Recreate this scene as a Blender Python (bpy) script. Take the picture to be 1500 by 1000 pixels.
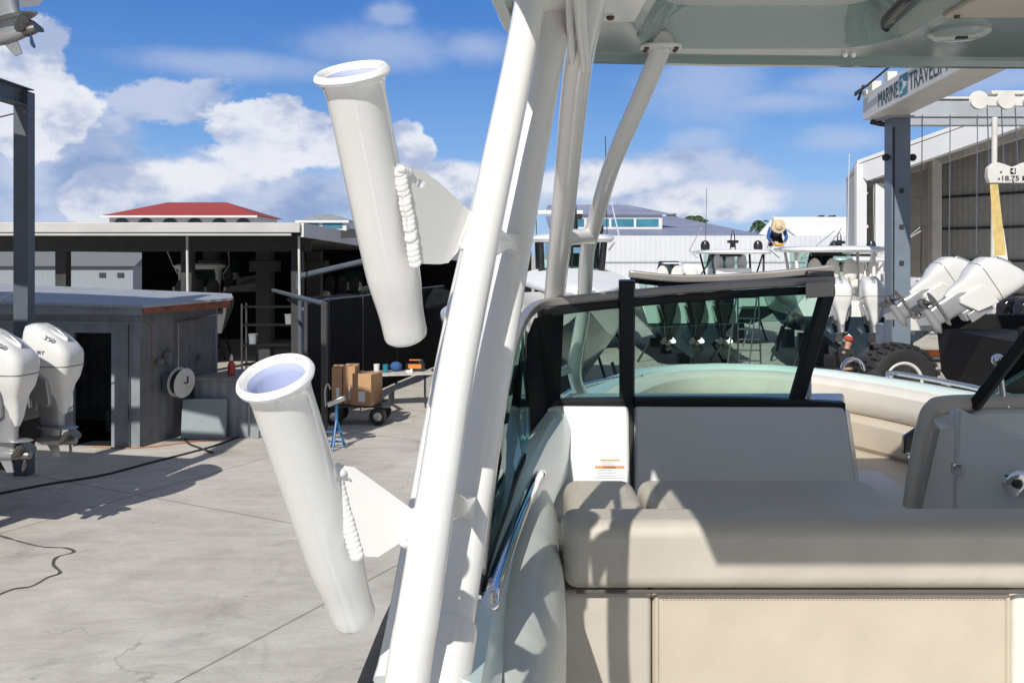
import bpy, bmesh, math, random
from mathutils import Vector as V, Matrix, noise
from mathutils.geometry import tessellate_polygon
R = math.radians
random.seed(7)
for o in list(bpy.data.objects): bpy.data.objects.remove(o)
S = bpy.context.scene
COL = S.collection

# ---------------------------------------------------------------- camera
CZ, F, HY = 3.6, 1300.0, 372.0          # eye height (m), focal length and horizon row in the 1500x1000 photo
cam = bpy.data.cameras.new('camera'); co = bpy.data.objects.new('camera', cam); COL.objects.link(co)
co.location = (0, 0, CZ); co.rotation_euler = (R(90), 0, 0)
cam.sensor_width = 36; cam.lens = F/1500*36; cam.shift_y = -(500-HY)/1500
cam.clip_start = 0.05; cam.clip_end = 2000
S.camera = co
S.view_settings.view_transform = 'Standard'; S.view_settings.look = 'None'
S.view_settings.exposure = 0.0; S.view_settings.gamma = 1; S.view_settings.use_curve_mapping = False

def P(px, py, d): return V(((px-750)/F*d, d, CZ-(py-HY)/F*d))
def G(px, py, z=0.0):
    d = (CZ-z)*F/(py-HY); return V(((px-750)/F*d, d, z))

# ---------------------------------------------------------------- sun
SD = V((-0.42, -1.2, 1.0)).normalized()      # towards the sun
sl = bpy.data.lights.new('sun', 'SUN'); so = bpy.data.objects.new('sun', sl); COL.objects.link(so)
sl.energy = 4.6; sl.angle = R(0.5); sl.color = (1, .965, .905)
so.rotation_euler = SD.to_track_quat('Z', 'Y').to_euler(); so.location = SD*60
EL = math.asin(SD.z); AZ = math.atan2(SD.x, SD.y) % (2*math.pi)

# ---------------------------------------------------------------- sky with clouds
W = bpy.data.worlds.new('World'); S.world = W; W.use_nodes = True
def world():
    nt = W.node_tree; N = nt.nodes; L = nt.links; N.clear()
    def nd(t, **k):
        n = N.new(t)
        for a, b in k.items(): setattr(n, a, b)
        return n
    def mth(op, a, b=None, c=None, clamp=False):
        n = nd('ShaderNodeMath', operation=op, use_clamp=clamp)
        for i, x in enumerate((a, b, c)):
            if x is None: continue
            if isinstance(x, (int, float)): n.inputs[i].default_value = x
            else: L.new(x, n.inputs[i])
        return n.outputs[0]
    def sstep(x, a, b):
        n = nd('ShaderNodeMapRange', interpolation_type='SMOOTHSTEP'); L.new(x, n.inputs[0])
        n.inputs[1].default_value = a; n.inputs[2].default_value = b; return n.outputs[0]
    tc = nd('ShaderNodeTexCoord'); sep = nd('ShaderNodeSeparateXYZ'); L.new(tc.outputs['Generated'], sep.inputs[0])
    az = mth('ARCTAN2', sep.outputs[0], sep.outputs[1]); el = mth('ARCSINE', sep.outputs[2])
    cb = nd('ShaderNodeCombineXYZ'); L.new(az, cb.inputs[0]); L.new(el, cb.inputs[1])
    def nz(scale, det=7, off=0, rough=.58):
        n = nd('ShaderNodeTexNoise'); n.inputs['Scale'].default_value = scale; n.inputs['Detail'].default_value = det; n.inputs['Roughness'].default_value = rough
        m = nd('ShaderNodeMapping'); L.new(cb.outputs[0], m.inputs[0]); m.inputs['Location'].default_value = (off, off*.7, 0); m.inputs['Scale'].default_value = (1, 1.5, 1)
        L.new(m.outputs[0], n.inputs['Vector']); return n.outputs['Fac']
    n1 = nz(7, 9, 3.1); n2 = nz(16, 8, 9.2); n3 = nz(4.5, 6, 5.5, .5); n4 = nz(9, 7, 14.2)
    n5 = nz(48, 6, 21.0, .6); pert = mth('ADD', mth('MULTIPLY', mth('SUBTRACT', n5, .5), .55), mth('MULTIPLY', mth('SUBTRACT', n1, .5), 1.9)); pert = mth('ADD', pert, mth('MULTIPLY', mth('SUBTRACT', n2, .5), 1.1))
    def blob(px, py, rx, ry, soft=.35, rag=1.0):
        x, z = (px-750)/F, (HY-py)/F; a = math.atan2(x, 1); e = math.atan2(z, math.hypot(x, 1))
        dx = mth('DIVIDE', mth('SUBTRACT', az, a), rx/F); dy = mth('DIVIDE', mth('SUBTRACT', el, e), ry/F)
        d = mth('SQRT', mth('ADD', mth('MULTIPLY', dx, dx), mth('MULTIPLY', dy, dy)))
        d = mth('ADD', d, mth('MULTIPLY', pert, rag))
        return sstep(d, 1+soft*.5, 1-soft)
    def mx(fac, a, b):
        n = nd('ShaderNodeMix', data_type='RGBA'); L.new(fac, n.inputs[0])
        for i, c in ((6, a), (7, b)):
            if isinstance(c, tuple): n.inputs[i].default_value = (*c, 1)
            else: L.new(c, n.inputs[i])
        return n.outputs[2]
    def umax(l):
        r = l[0]
        for x in l[1:]: r = mth('MAXIMUM', r, x)
        return r
    sky = nd('ShaderNodeTexSky', sky_type='NISHITA', sun_disc=False, sun_elevation=EL, sun_rotation=AZ)
    sky.air_density = 1.0; sky.dust_density = .2; sky.ozone_density = 2.0; sky.altitude = 0
    hs = nd('ShaderNodeHueSaturation'); hs.inputs['Saturation'].default_value = 1.25; L.new(sky.outputs[0], hs.inputs['Color'])
    K = 1/0.12
    c = hs.outputs[0]
    # zenith side deeper, horizon paler, as the air itself does
    def col(r, g, b): return (r*K, g*K, b*K)
    hz = sstep(el, .30, .0)
    grad = mx(hz, col(.055, .195, .60), col(.22, .43, .84))
    c0 = nd('ShaderNodeMix', data_type='RGBA'); c0.inputs[0].default_value = .8; L.new(c, c0.inputs[6]); L.new(grad, c0.inputs[7]); c = c0.outputs[2]
    # unseen grey clouds added outside the frame to neutralise the ambient light
    far = mth('MULTIPLY', sstep(n3, .36, .52), mth('MAXIMUM', sstep(mth('ABSOLUTE', az), .62, .95), sstep(el, .42, .62)))
    # haze veil and wisps
    veil = umax([blob(560, 70, 120, 30, .9, .7), blob(700, 70, 60, 24, .9, .7), blob(575, 20, 30, 18, .9, 1.8), blob(1240, 205, 60, 18, .9), blob(1130, 150, 110, 16, 1, .6),
                 blob(1030, 120, 90, 60, 1, .8), blob(1255, 120, 100, 22, .9), blob(1445, 115, 80, 20, .8), blob(430, 280, 420, 50, .7, .8), blob(330, 95, 170, 18, 1, .7), blob(1020, 205, 40, 20, .9), blob(1200, 290, 260, 22, 1, .6)])
    shade = mth('MULTIPLY', n4, n1)
    c = mx(mth('MULTIPLY', veil, .55), c, col(.52, .60, .80))
    grey = umax([blob(95, 240, 110, 110, .4, .8), blob(245, 152, 85, 30, .25, 1.5), blob(150, 190, 40, 30, .3, 1.6), blob(300, 285, 330, 62, .5, .7), blob(960, 275, 190, 50, .4, .7), blob(150, 310, 200, 45, .5)])
    g1 = mx(sstep(n4, .38, .62), col(.27, .38, .62), col(.55, .62, .80))
    c = mx(mth('MULTIPLY', grey, .92), c, g1)
    wh = umax([blob(45, 150, 85, 70, .10, .75), blob(40, 80, 62, 52, .10, .7), blob(250, 262, 100, 30, .3, .8), blob(400, 182, 92, 36, .10, .95), blob(440, 218, 125, 44, .2, 1.0), blob(595, 215, 48, 34, .12, 1.0),
               blob(660, 275, 110, 42, .3, .6), blob(140, 290, 40, 36, .15, .7), blob(880, 262, 110, 30, .3, .6), blob(1020, 300, 130, 30, .4, .7)])
    w1 = mx(sstep(mth('ADD', mth('MULTIPLY', n4, .7), mth('MULTIPLY', n2, .3)), .40, .54), col(.42, .50, .70), col(.84, .86, .92))
    c = mx(mth('MULTIPLY', wh, mth('ADD', mth('MULTIPLY', sstep(n1, .3, .5), .35), .6)), c, w1)
    c = mx(mth('MULTIPLY', far, .92), c, mx(sstep(n4, .4, .6), col(.20, .21, .225), col(.38, .38, .385)))
    low = sstep(el, .0, -.03)
    c = mx(low, c, col(.34, .33, .31))
    bg = nd('ShaderNodeBackground'); bg.inputs[1].default_value = .12; L.new(c, bg.inputs[0])
    out = nd('ShaderNodeOutputWorld'); L.new(bg.outputs[0], out.inputs[0])
world()

# ---------------------------------------------------------------- materials
def mat(name, col, rough=.5, metal=0, var=.06, scale=4, bump=0, bscale=200, coat=0, dirt=0, dirtcol=(.12, .11, .1), spec=.5, ani=(1, 1, 1), crease=0, ribs=0, ribdir='X'):
    m = bpy.data.materials.new(name); m.use_nodes = True; nt = m.node_tree; N = nt.nodes; L = nt.links
    b = N['Principled BSDF']; b.inputs['Roughness'].default_value = rough; b.inputs['Metallic'].default_value = metal
    b.inputs['Coat Weight'].default_value = coat; b.inputs['Coat Roughness'].default_value = .08; b.inputs['Specular IOR Level'].default_value = spec
    tc = N.new('ShaderNodeTexCoord'); mp = N.new('ShaderNodeMapping'); L.new(tc.outputs['Object'], mp.inputs[0]); mp.inputs['Scale'].default_value = ani
    n = N.new('ShaderNodeTexNoise'); n.inputs['Scale'].default_value = scale; n.inputs['Detail'].default_value = 6; L.new(mp.outputs[0], n.inputs['Vector'])
    r = N.new('ShaderNodeValToRGB'); r.color_ramp.elements[0].position = .3; r.color_ramp.elements[1].position = .7
    r.color_ramp.elements[0].color = (*[max(0, c*(1-var)) for c in col], 1); r.color_ramp.elements[1].color = (*[min(1, c*(1+var)) for c in col], 1)
    L.new(n.outputs['Fac'], r.inputs[0]); last = r.outputs[0]
    if dirt:
        n2 = N.new('ShaderNodeTexNoise'); n2.inputs['Scale'].default_value = scale*.45; n2.inputs['Detail'].default_value = 9; n2.inputs['Roughness'].default_value = .7; L.new(mp.outputs[0], n2.inputs['Vector'])
        mr = N.new('ShaderNodeMapRange'); mr.inputs[1].default_value = .5; mr.inputs[2].default_value = .75; mr.inputs[4].default_value = dirt; L.new(n2.outputs['Fac'], mr.inputs[0])
        mi = N.new('ShaderNodeMix'); mi.data_type = 'RGBA'; L.new(mr.outputs[0], mi.inputs[0]); L.new(last, mi.inputs[6]); mi.inputs[7].default_value = (*dirtcol, 1); last = mi.outputs[2]
    L.new(last, b.inputs['Base Color'])
    mr = N.new('ShaderNodeMapRange'); mr.inputs[3].default_value = max(.02, rough*.8); mr.inputs[4].default_value = min(1, rough*1.2); L.new(n.outputs['Fac'], mr.inputs[0]); L.new(mr.outputs[0], b.inputs['Roughness'])
    if bump:
        n3 = N.new('ShaderNodeTexNoise'); n3.inputs['Scale'].default_value = bscale; n3.inputs['Detail'].default_value = 4; L.new(mp.outputs[0], n3.inputs['Vector'])
        bp = N.new('ShaderNodeBump'); bp.inputs['Strength'].default_value = bump; bp.inputs['Distance'].default_value = .01; L.new(n3.outputs['Fac'], bp.inputs['Height']); L.new(bp.outputs[0], b.inputs['Normal'])
    if crease:
        n4 = N.new('ShaderNodeTexNoise'); n4.inputs['Scale'].default_value = 5; n4.inputs['Detail'].default_value = 3; n4.inputs['Distortion'].default_value = .6; L.new(tc.outputs['Object'], n4.inputs['Vector'])
        b2 = N.new('ShaderNodeBump'); b2.inputs['Strength'].default_value = crease; b2.inputs['Distance'].default_value = .05; L.new(n4.outputs['Fac'], b2.inputs['Height'])
        if bump: L.new(bp.outputs[0], b2.inputs['Normal'])
        L.new(b2.outputs[0], b.inputs['Normal'])
    if ribs:
        wv = N.new('ShaderNodeTexWave'); wv.wave_profile = 'SIN'; wv.bands_direction = ribdir; wv.inputs['Scale'].default_value = ribs; L.new(tc.outputs['Object'], wv.inputs['Vector'])
        b3 = N.new('ShaderNodeBump'); b3.inputs['Strength'].default_value = .25; b3.inputs['Distance'].default_value = .06; L.new(wv.outputs['Fac'], b3.inputs['Height'])
        if bump: L.new(bp.outputs[0], b3.inputs['Normal'])
        L.new(b3.outputs[0], b.inputs['Normal'])
    return m
def glassmat(name, tint, gloss=.12):
    m = bpy.data.materials.new(name); m.use_nodes = True; nt = m.node_tree; N = nt.nodes; L = nt.links; N.remove(N['Principled BSDF'])
    t = N.new('ShaderNodeBsdfTransparent'); t.inputs[0].default_value = (*tint, 1)
    g = N.new('ShaderNodeBsdfGlossy'); g.inputs['Roughness'].default_value = .02; g.inputs[0].default_value = (.8, .95, .92, 1)
    f = N.new('ShaderNodeLayerWeight'); f.inputs[0].default_value = gloss
    x = N.new('ShaderNodeMixShader'); L.new(f.outputs['Fresnel'], x.inputs[0]); L.new(t.outputs[0], x.inputs[1]); L.new(g.outputs[0], x.inputs[2]); L.new(x.outputs[0], N['Material Output'].inputs[0])
    return m
m_powder = mat('white_powder_coat', (.77, .757, .728), .2, var=.02, scale=9, bump=.03, bscale=300, coat=.7)
m_gel = mat('white_gelcoat', (.78, .78, .76), .18, var=.02, coat=.4)
m_green = mat('seafoam_gelcoat', (.28, .36, .34), .07, var=.04, scale=2, coat=.6)
m_greenlight = mat('pale_seafoam_gelcoat', (.63, .73, .69), .2, var=.03, coat=.3)
m_vgrey = mat('grey_beige_vinyl', (.50, .455, .385), .46, var=.05, scale=9, bump=.2, bscale=700, crease=.22)
m_vtan = mat('tan_vinyl', (.535, .465, .37), .46, var=.05, scale=9, bump=.2, bscale=700, crease=.07)
m_vcream = mat('cream_vinyl', (.71, .665, .59), .46, var=.05, scale=9, bump=.18, bscale=700, crease=.07)
m_cons = mat('console_gelcoat', (.62, .62, .60), .3, var=.02, coat=.2)
m_chrome = mat('polished_stainless', (.75, .75, .76), .08, 1, var=.02)
m_brush = mat('brushed_aluminium', (.45, .46, .47), .3, 1, var=.08, scale=20)
m_prop = mat('worn_stainless_propeller', (.24, .235, .23), .42, 1, var=.15, scale=10)
m_matteblack = mat('matte_black_panel', (.008, .008, .009), .8, var=.2, spec=.08)
m_blackp = mat('black_plastic', (.018, .018, .02), .35, var=.2, coat=.1)
m_blackal = mat('black_anodised_frame', (.014, .015, .016), .45, var=.15, spec=.3)
m_framegrey = mat('dark_anodised_top_rail', (.33, .305, .28), .3, .4, var=.1, scale=6)
m_rubber = mat('black_rubber', (.02, .02, .02), .75, var=.3, bump=.3, bscale=60, dirt=.35, dirtcol=(.12, .11, .1))
m_glass = glassmat('green_tinted_windscreen', (.70, .82, .78), .13)
m_glassfar = mat('dark_window_glass', (.03, .05, .055), .06, var=.2)
m_teal = mat('teal_window_glass', (.06, .22, .30), .15, var=.3, scale=.6)
m_steel = mat('grey_blue_painted_steel', (.08, .10, .125), .5, var=.12, scale=3, dirt=.3)
m_liftgrey = mat('shade_darkened_lift_paint', (.17, .21, .26), .45, var=.08, scale=2, dirt=.2)  # darker than the lit paint: shadow on the post put into the colour
m_liftwhite = mat('white_lift_paint', (.66, .65, .61), .45, var=.06, scale=2, dirt=.3, dirtcol=(.3, .27, .22))
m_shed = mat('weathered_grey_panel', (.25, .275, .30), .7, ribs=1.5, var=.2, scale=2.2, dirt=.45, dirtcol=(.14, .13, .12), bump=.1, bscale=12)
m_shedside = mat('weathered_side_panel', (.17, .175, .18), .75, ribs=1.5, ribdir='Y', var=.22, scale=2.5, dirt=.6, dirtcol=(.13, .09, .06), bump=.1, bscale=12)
m_roof = mat('white_metal_roof', (.52, .51, .49), .45, var=.07, scale=1.5, dirt=.25, dirtcol=(.3, .28, .25))
m_shroof = mat('shed_roof_sheet', (.33, .35, .38), .5, ribs=2.5, var=.1, scale=2, dirt=.4, dirtcol=(.2, .2, .2))
m_rust = mat('rusty_trim', (.26, .09, .05), .75, var=.35, scale=6)
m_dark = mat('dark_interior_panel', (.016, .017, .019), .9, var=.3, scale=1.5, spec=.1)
m_darksteel = mat('dark_steel', (.035, .036, .04), .6, var=.3, dirt=.2)
m_redroof = mat('red_tile_roof', (.30, .045, .04), .7, var=.2, scale=3, ani=(6, .5, 6))
m_wallw = mat('white_wall_paint', (.66, .67, .69), .7, var=.05, scale=.6)
m_wallb = mat('blue_white_metal_wall', (.60, .62, .66), .5, ribs=.9, var=.05, scale=.5)
m_purple = mat('purple_grey_roof', (.22, .24, .33), .6, ribs=1.4, var=.12, scale=.7)
m_greyroof = mat('grey_roof', (.26, .28, .29), .7, var=.12, scale=1)
m_whiteroof = mat('white_sheet_roof', (.74, .74, .74), .5, var=.05, scale=.7, dirt=.15, dirtcol=(.5, .5, .5))
m_card = mat('cardboard', (.46, .27, .145), .85, var=.08, scale=5)
m_paper = mat('white_paper', (.75, .75, .75), .8, var=.03)
m_blue = mat('blue_enamel', (.03, .13, .30), .4, var=.15, dirt=.3)
m_red = mat('red_plastic', (.50, .06, .04), .4, var=.1)
m_orange = mat('orange_print', (.80, .22, .03), .5, var=.05)
m_yellow = mat('yellow_webbing', (.58, .43, .16), .8, var=.15, scale=8, dirt=.3, dirtcol=(.45, .4, .3))
m_navy = mat('navy_hull', (.02, .035, .05), .15, var=.1, coat=.4)
m_blackhull = mat('black_bottom_paint', (.012, .012, .013), .6, var=.2, spec=.2)
m_engw = mat('white_engine_paint', (.66, .655, .63), .25, var=.03, coat=.3)
m_engb = mat('black_engine_paint', (.01, .01, .012), .15, var=.1, coat=.5)
m_enggrey = mat('silver_engine_paint', (.36, .37, .38), .3, .5, var=.08)
m_leaf = mat('palm_leaf', (.045, .085, .03), .7, var=.4, scale=3)
m_trunk = mat('palm_trunk', (.16, .12, .09), .9, var=.2)
m_skin = mat('skin', (.42, .24, .16), .55, var=.06)
m_shirtblue = mat('blue_shirt', (.03, .09, .25), .85, var=.15, scale=10)
m_shirtgrey = mat('pale_grey_overalls', (.45, .46, .45), .85, var=.1, scale=10)
m_blackcloth = mat('black_clothing', (.02, .02, .022), .9, var=.2)
m_straw = mat('straw_hat', (.55, .44, .28), .85, var=.15, scale=12)
m_redcap = mat('red_cap_cloth', (.40, .05, .03), .85, var=.1)
m_yglove = mat('yellow_cloth', (.75, .42, .05), .85, var=.1)
m_cover = mat('white_boat_cover', (.70, .71, .73), .75, var=.03, scale=2, bump=.5, bscale=5)
m_text = mat('dark_lettering', (.035, .045, .055), .5, var=.05)
m_teallogo = mat('teal_logo', (.02, .20, .27), .4, var=.05)
m_bevel = mat('dark_bolt', (.10, .07, .05), .45, .6, var=.1)
m_wood = mat('worn_table_top', (.50, .47, .42), .7, var=.2, scale=6, dirt=.4)
m_screen = mat('black_screen_mesh', (.012, .013, .015), .9, var=.4, scale=3, spec=.1)

def groundmat():
    m = bpy.data.materials.new('yard_concrete'); m.use_nodes = True; nt = m.node_tree; N = nt.nodes; L = nt.links; b = N['Principled BSDF']
    tc = N.new('ShaderNodeTexCoord'); mp = N.new('ShaderNodeMapping'); L.new(tc.outputs['Object'], mp.inputs[0])
    def nz(s, d, ro=.6, sc=(1, 1, 1), dist=0):
        q = N.new('ShaderNodeMapping'); q.inputs['Scale'].default_value = sc; L.new(tc.outputs['Object'], q.inputs[0])
        n = N.new('ShaderNodeTexNoise'); n.inputs['Scale'].default_value = s; n.inputs['Detail'].default_value = d; n.inputs['Roughness'].default_value = ro; n.inputs['Distortion'].default_value = dist; L.new(q.outputs[0], n.inputs['Vector']); return n.outputs['Fac']
    def ramp(f, a, b_, c0, c1):
        r = N.new('ShaderNodeValToRGB'); r.color_ramp.elements[0].position = a; r.color_ramp.elements[1].position = b_; r.color_ramp.elements[0].color = (*c0, 1); r.color_ramp.elements[1].color = (*c1, 1); L.new(f, r.inputs[0]); return r.outputs[0]
    def mix(fac, a, b_, mode='MIX'):
        x = N.new('ShaderNodeMix'); x.data_type = 'RGBA'; x.blend_type = mode
        if isinstance(fac, float): x.inputs[0].default_value = fac
        else: L.new(fac, x.inputs[0])
        L.new(a, x.inputs[6])
        if isinstance(b_, tuple): x.inputs[7].default_value = (*b_, 1)
        else: L.new(b_, x.inputs[7])
        return x.outputs[2]
    c = ramp(nz(.45, 8, .62), .3, .7, (.50, .46, .40), (.65, .61, .55))
    c = mix(.55, c, ramp(nz(2.6, 9, .7, (.6, 1.6, 1), .4), .35, .66, (.64, .63, .62), (1.0, 1.0, 1.0)), 'MULTIPLY')
    c = mix(.6, c, ramp(nz(26, 6, .8), .3, .7, (.8, .8, .8), (1.06, 1.06, 1.06)), 'MULTIPLY')
    st = N.new('ShaderNodeMapRange'); st.inputs[1].default_value = .54; st.inputs[2].default_value = .70; st.inputs[4].default_value = .42; L.new(nz(.8, 7, .7, (1, 1, 1), 1.2), st.inputs[0]); c = mix(st.outputs[0], c, (.17, .155, .14))
    sp = N.new('ShaderNodeMapRange'); sp.inputs[1].default_value = .70; sp.inputs[2].default_value = .76; sp.inputs[4].default_value = .7; L.new(nz(7, 3, .6), sp.inputs[0]); c = mix(sp.outputs[0], c, (.12, .11, .1))
    sep = N.new('ShaderNodeSeparateXYZ'); mp.inputs['Rotation'].default_value = (0, 0, R(28)); L.new(mp.outputs[0], sep.inputs[0])
    def line(o, off):
        a = N.new('ShaderNodeMath'); a.operation = 'ADD'; L.new(o, a.inputs[0]); a.inputs[1].default_value = off
        w = N.new('ShaderNodeMath'); w.operation = 'PINGPONG'; w.inputs[1].default_value = 2.6; L.new(a.outputs[0], w.inputs[0])
        q = N.new('ShaderNodeMapRange'); q.inputs[1].default_value = .02; q.inputs[2].default_value = .008; q.inputs[4].default_value = .6; L.new(w.outputs[0], q.inputs[0]); return q.outputs[0]
    c = mix(line(sep.outputs[0], .8), c, (.1, .09, .08)); c = mix(line(sep.outputs[1], 1.3), c, (.1, .09, .08))
    wq = N.new('ShaderNodeMapping'); wq.inputs['Scale'].default_value = (1, 1, 1); L.new(tc.outputs['Object'], wq.inputs[0])
    dn = N.new('ShaderNodeTexNoise'); dn.inputs['Scale'].default_value = 1.6; dn.inputs['Detail'].default_value = 6; L.new(wq.outputs[0], dn.inputs['Vector'])
    vm = N.new('ShaderNodeVectorMath'); vm.operation = 'MULTIPLY_ADD'; L.new(dn.outputs['Color'], vm.inputs[0]); vm.inputs[1].default_value = (.9, .9, .9); L.new(wq.outputs[0], vm.inputs[2])
    vo = N.new('ShaderNodeTexVoronoi'); vo.feature = 'DISTANCE_TO_EDGE'; vo.inputs['Scale'].default_value = .27; L.new(vm.outputs[0], vo.inputs['Vector'])
    ck = N.new('ShaderNodeMapRange'); ck.inputs[1].default_value = .0045; ck.inputs[2].default_value = .0015; ck.inputs[4].default_value = .3; L.new(vo.outputs['Distance'], ck.inputs[0])
    cmk = N.new('ShaderNodeMapRange'); cmk.inputs[1].default_value = .48; cmk.inputs[2].default_value = .55; L.new(nz(.5, 4), cmk.inputs[0])
    cc_ = N.new('ShaderNodeMath'); cc_.operation = 'MULTIPLY'; L.new(ck.outputs[0], cc_.inputs[0]); L.new(cmk.outputs[0], cc_.inputs[1]); c = mix(cc_.outputs[0], c, (.10, .09, .08))
    oi = N.new('ShaderNodeTexVoronoi'); oi.inputs['Scale'].default_value = .55; L.new(vm.outputs[0], oi.inputs['Vector'])
    om = N.new('ShaderNodeMapRange'); om.inputs[1].default_value = .30; om.inputs[2].default_value = .12; om.inputs[4].default_value = .3; L.new(oi.outputs['Distance'], om.inputs[0]); c = mix(om.outputs[0], c, (.20, .175, .15))
    L.new(c, b.inputs['Base Color']); b.inputs['Roughness'].default_value = .85; b.inputs['Specular IOR Level'].default_value = .25
    bp = N.new('ShaderNodeBump'); bp.inputs['Strength'].default_value = .35; bp.inputs['Distance'].default_value = .02; L.new(nz(14, 9, .75), bp.inputs['Height']); L.new(bp.outputs[0], b.inputs['Normal'])
    return m
m_ground = groundmat()

# ---------------------------------------------------------------- mesh helpers
def spl(pts, k=6):
    pts = [V(p) for p in pts]; out = []
    n = len(pts)
    for i in range(n-1):
        p0 = pts[max(0, i-1)]; p1 = pts[i]; p2 = pts[i+1]; p3 = pts[min(n-1, i+2)]
        for j in range(k):
            t = j/k; out.append(.5*((2*p1)+(p2-p0)*t+(2*p0-5*p1+4*p2-p3)*t*t+(3*p1-p0-3*p2+p3)*t**3))
    out.append(pts[-1]); return out
class MB:
    def __init__(s): s.v = []; s.f = []
    def add(s, vs, fs):
        b = len(s.v); s.v += [V(x) for x in vs]; s.f += [tuple(b+i for i in f) for f in fs]; return s
    def hexa(s, p): return s.add(p, [(0, 1, 2, 3), (4, 5, 6, 7), (0, 1, 5, 4), (1, 2, 6, 5), (2, 3, 7, 6), (3, 0, 4, 7)])
    def box(s, c, d, rz=0, m=None):
        m = m or Matrix.Rotation(rz, 3, 'Z'); c = V(c); h = V(d)/2; ps = []
        for z in (-1, 1):
            for x, y in ((-1, -1), (1, -1), (1, 1), (-1, 1)): ps.append(c+m@V((x*h.x, y*h.y, z*h.z)))
        return s.hexa(ps)
    def prism(s, loop, vec):
        n = len(loop); vec = V(vec); a = [V(p) for p in loop]
        s.add(a+[p+vec for p in a], [tuple(range(n)), tuple(range(n, 2*n))]+[(i, (i+1) % n, n+(i+1) % n, n+i) for i in range(n)]); return s
    def loft(s, loops, cap=True, closed=True):
        n = len(loops[0]); vs = [p for l in loops for p in l]; fs = []
        for k in range(len(loops)-1):
            for i in range(n if closed else n-1):
                j = (i+1) % n; fs.append((k*n+i, k*n+j, (k+1)*n+j, (k+1)*n+i))
        if cap: fs += [tuple(range(n)), tuple(range((len(loops)-1)*n, len(loops)*n))]
        return s.add(vs, fs)
    def tube(s, pts, r, n=14, cap=True, sq=1, flat=None):
        pts = [V(p) for p in pts]; N = len(pts); rs = r if isinstance(r, (list, tuple)) else [r]*N
        t0 = (pts[1]-pts[0]).normalized(); u = (V((0, 0, 1)) if abs(t0.z) < .9 else V((0, 1, 0))); u = (u-t0*u.dot(t0)).normalized(); loops = []
        for i, p in enumerate(pts):
            t = ((pts[min(N-1, i+1)]-pts[max(0, i-1)])).normalized(); u = (u-t*u.dot(t)).normalized(); w = t.cross(u)
            loops.append([p+u*math.cos(2*math.pi*k/n+math.pi/n)*rs[i]+w*math.sin(2*math.pi*k/n+math.pi/n)*rs[i]*sq for k in range(n)])
        return s.loft(loops, cap)
    def lathe(s, o, ax, prof, n=28, cap=True):
        o = V(o); ax = V(ax).normalized(); u = V((0, 0, 1)) if abs(ax.z) < .9 else V((0, 1, 0)); u = (u-ax*u.dot(ax)).normalized(); w = ax.cross(u)
        return s.loft([[o+ax*h+(u*math.cos(2*math.pi*k/n)+w*math.sin(2*math.pi*k/n))*max(r, 1e-4) for k in range(n)] for r, h in prof], cap)
    def ball(s, c, r, nu=14, nv=9):
        r = V((r, r, r)) if isinstance(r, (int, float)) else V(r); c = V(c)
        return s.loft([[c+V((r.x*math.sin(a)*math.cos(2*math.pi*k/nu), r.y*math.sin(a)*math.sin(2*math.pi*k/nu), r.z*math.cos(a))) for k in range(nu)] for a in [max(.02, min(math.pi-.02, math.pi*i/nv)) for i in range(nv+1)]])
    def build(s, name, mt, parent=None, smooth=True, bevel=0, M=None, seg=2, sub=0):
        me = bpy.data.meshes.new(name); vs = [M@p for p in s.v] if M else s.v
        me.from_pydata([tuple(p) for p in vs], [], s.f); bm = bmesh.new(); bm.from_mesh(me)
        bmesh.ops.remove_doubles(bm, verts=bm.verts, dist=1e-6)
        bmesh.ops.recalc_face_normals(bm, faces=bm.faces); bm.to_mesh(me); bm.free()
        me.materials.append(mt)
        if smooth: me.shade_smooth(); me.set_sharp_from_angle(angle=R(38))
        o = bpy.data.objects.new(name, me); COL.objects.link(o)
        if bevel:
            b = o.modifiers.new('bevel', 'BEVEL'); b.width = bevel; b.segments = seg; b.limit_method = 'ANGLE'; b.angle_limit = R(40)
            me.shade_smooth()
            try: me.set_sharp_from_angle(angle=R(60))
            except Exception: pass
        if sub: q = o.modifiers.new('sub', 'SUBSURF'); q.levels = sub; q.render_levels = sub
        if parent: o.parent = parent
        return o
def tag(o, label, cat, group=None, kind=None):
    if label: o['label'] = label
    if cat: o['category'] = cat
    if group: o['group'] = group
    if kind: o['kind'] = kind
    return o
def thing(name, label, cat, loc=(0, 0, 0), rz=0, group=None):
    o = bpy.data.objects.new(name, None); COL.objects.link(o); o.location = loc; o.rotation_euler = (0, 0, rz); o.empty_display_size = .3
    return tag(o, label, cat, group)
def struct(o): o['kind'] = 'structure'; return o
def relpar(o, root):            # parts modelled in world space under a root that stands at the thing's base
    bpy.context.view_layer.update(); o.parent = root; o.matrix_parent_inverse = root.matrix_world.inverted(); return o
def rrect(cx, cy, hx, hy, r, n=5):
    out = []
    for sx, sy, a0 in ((1, 1, 0), (-1, 1, 90), (-1, -1, 180), (1, -1, 270)):
        for i in range(n+1):
            a = R(a0+90*i/n); out.append((cx+sx*(hx-r)+r*math.cos(a), cy+sy*(hy-r)+r*math.sin(a)))
    return out
def sel(cx, cy, z, hx, hy, e=2.6, n=24):     # superellipse loop at height z
    o = []
    for k in range(n):
        a = 2*math.pi*k/n; c, s_ = math.cos(a), math.sin(a)
        o.append(V((cx+hx*abs(c)**(2/e)*(1 if c >= 0 else -1), cy+hy*abs(s_)**(2/e)*(1 if s_ >= 0 else -1), z)))
    return o
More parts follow.
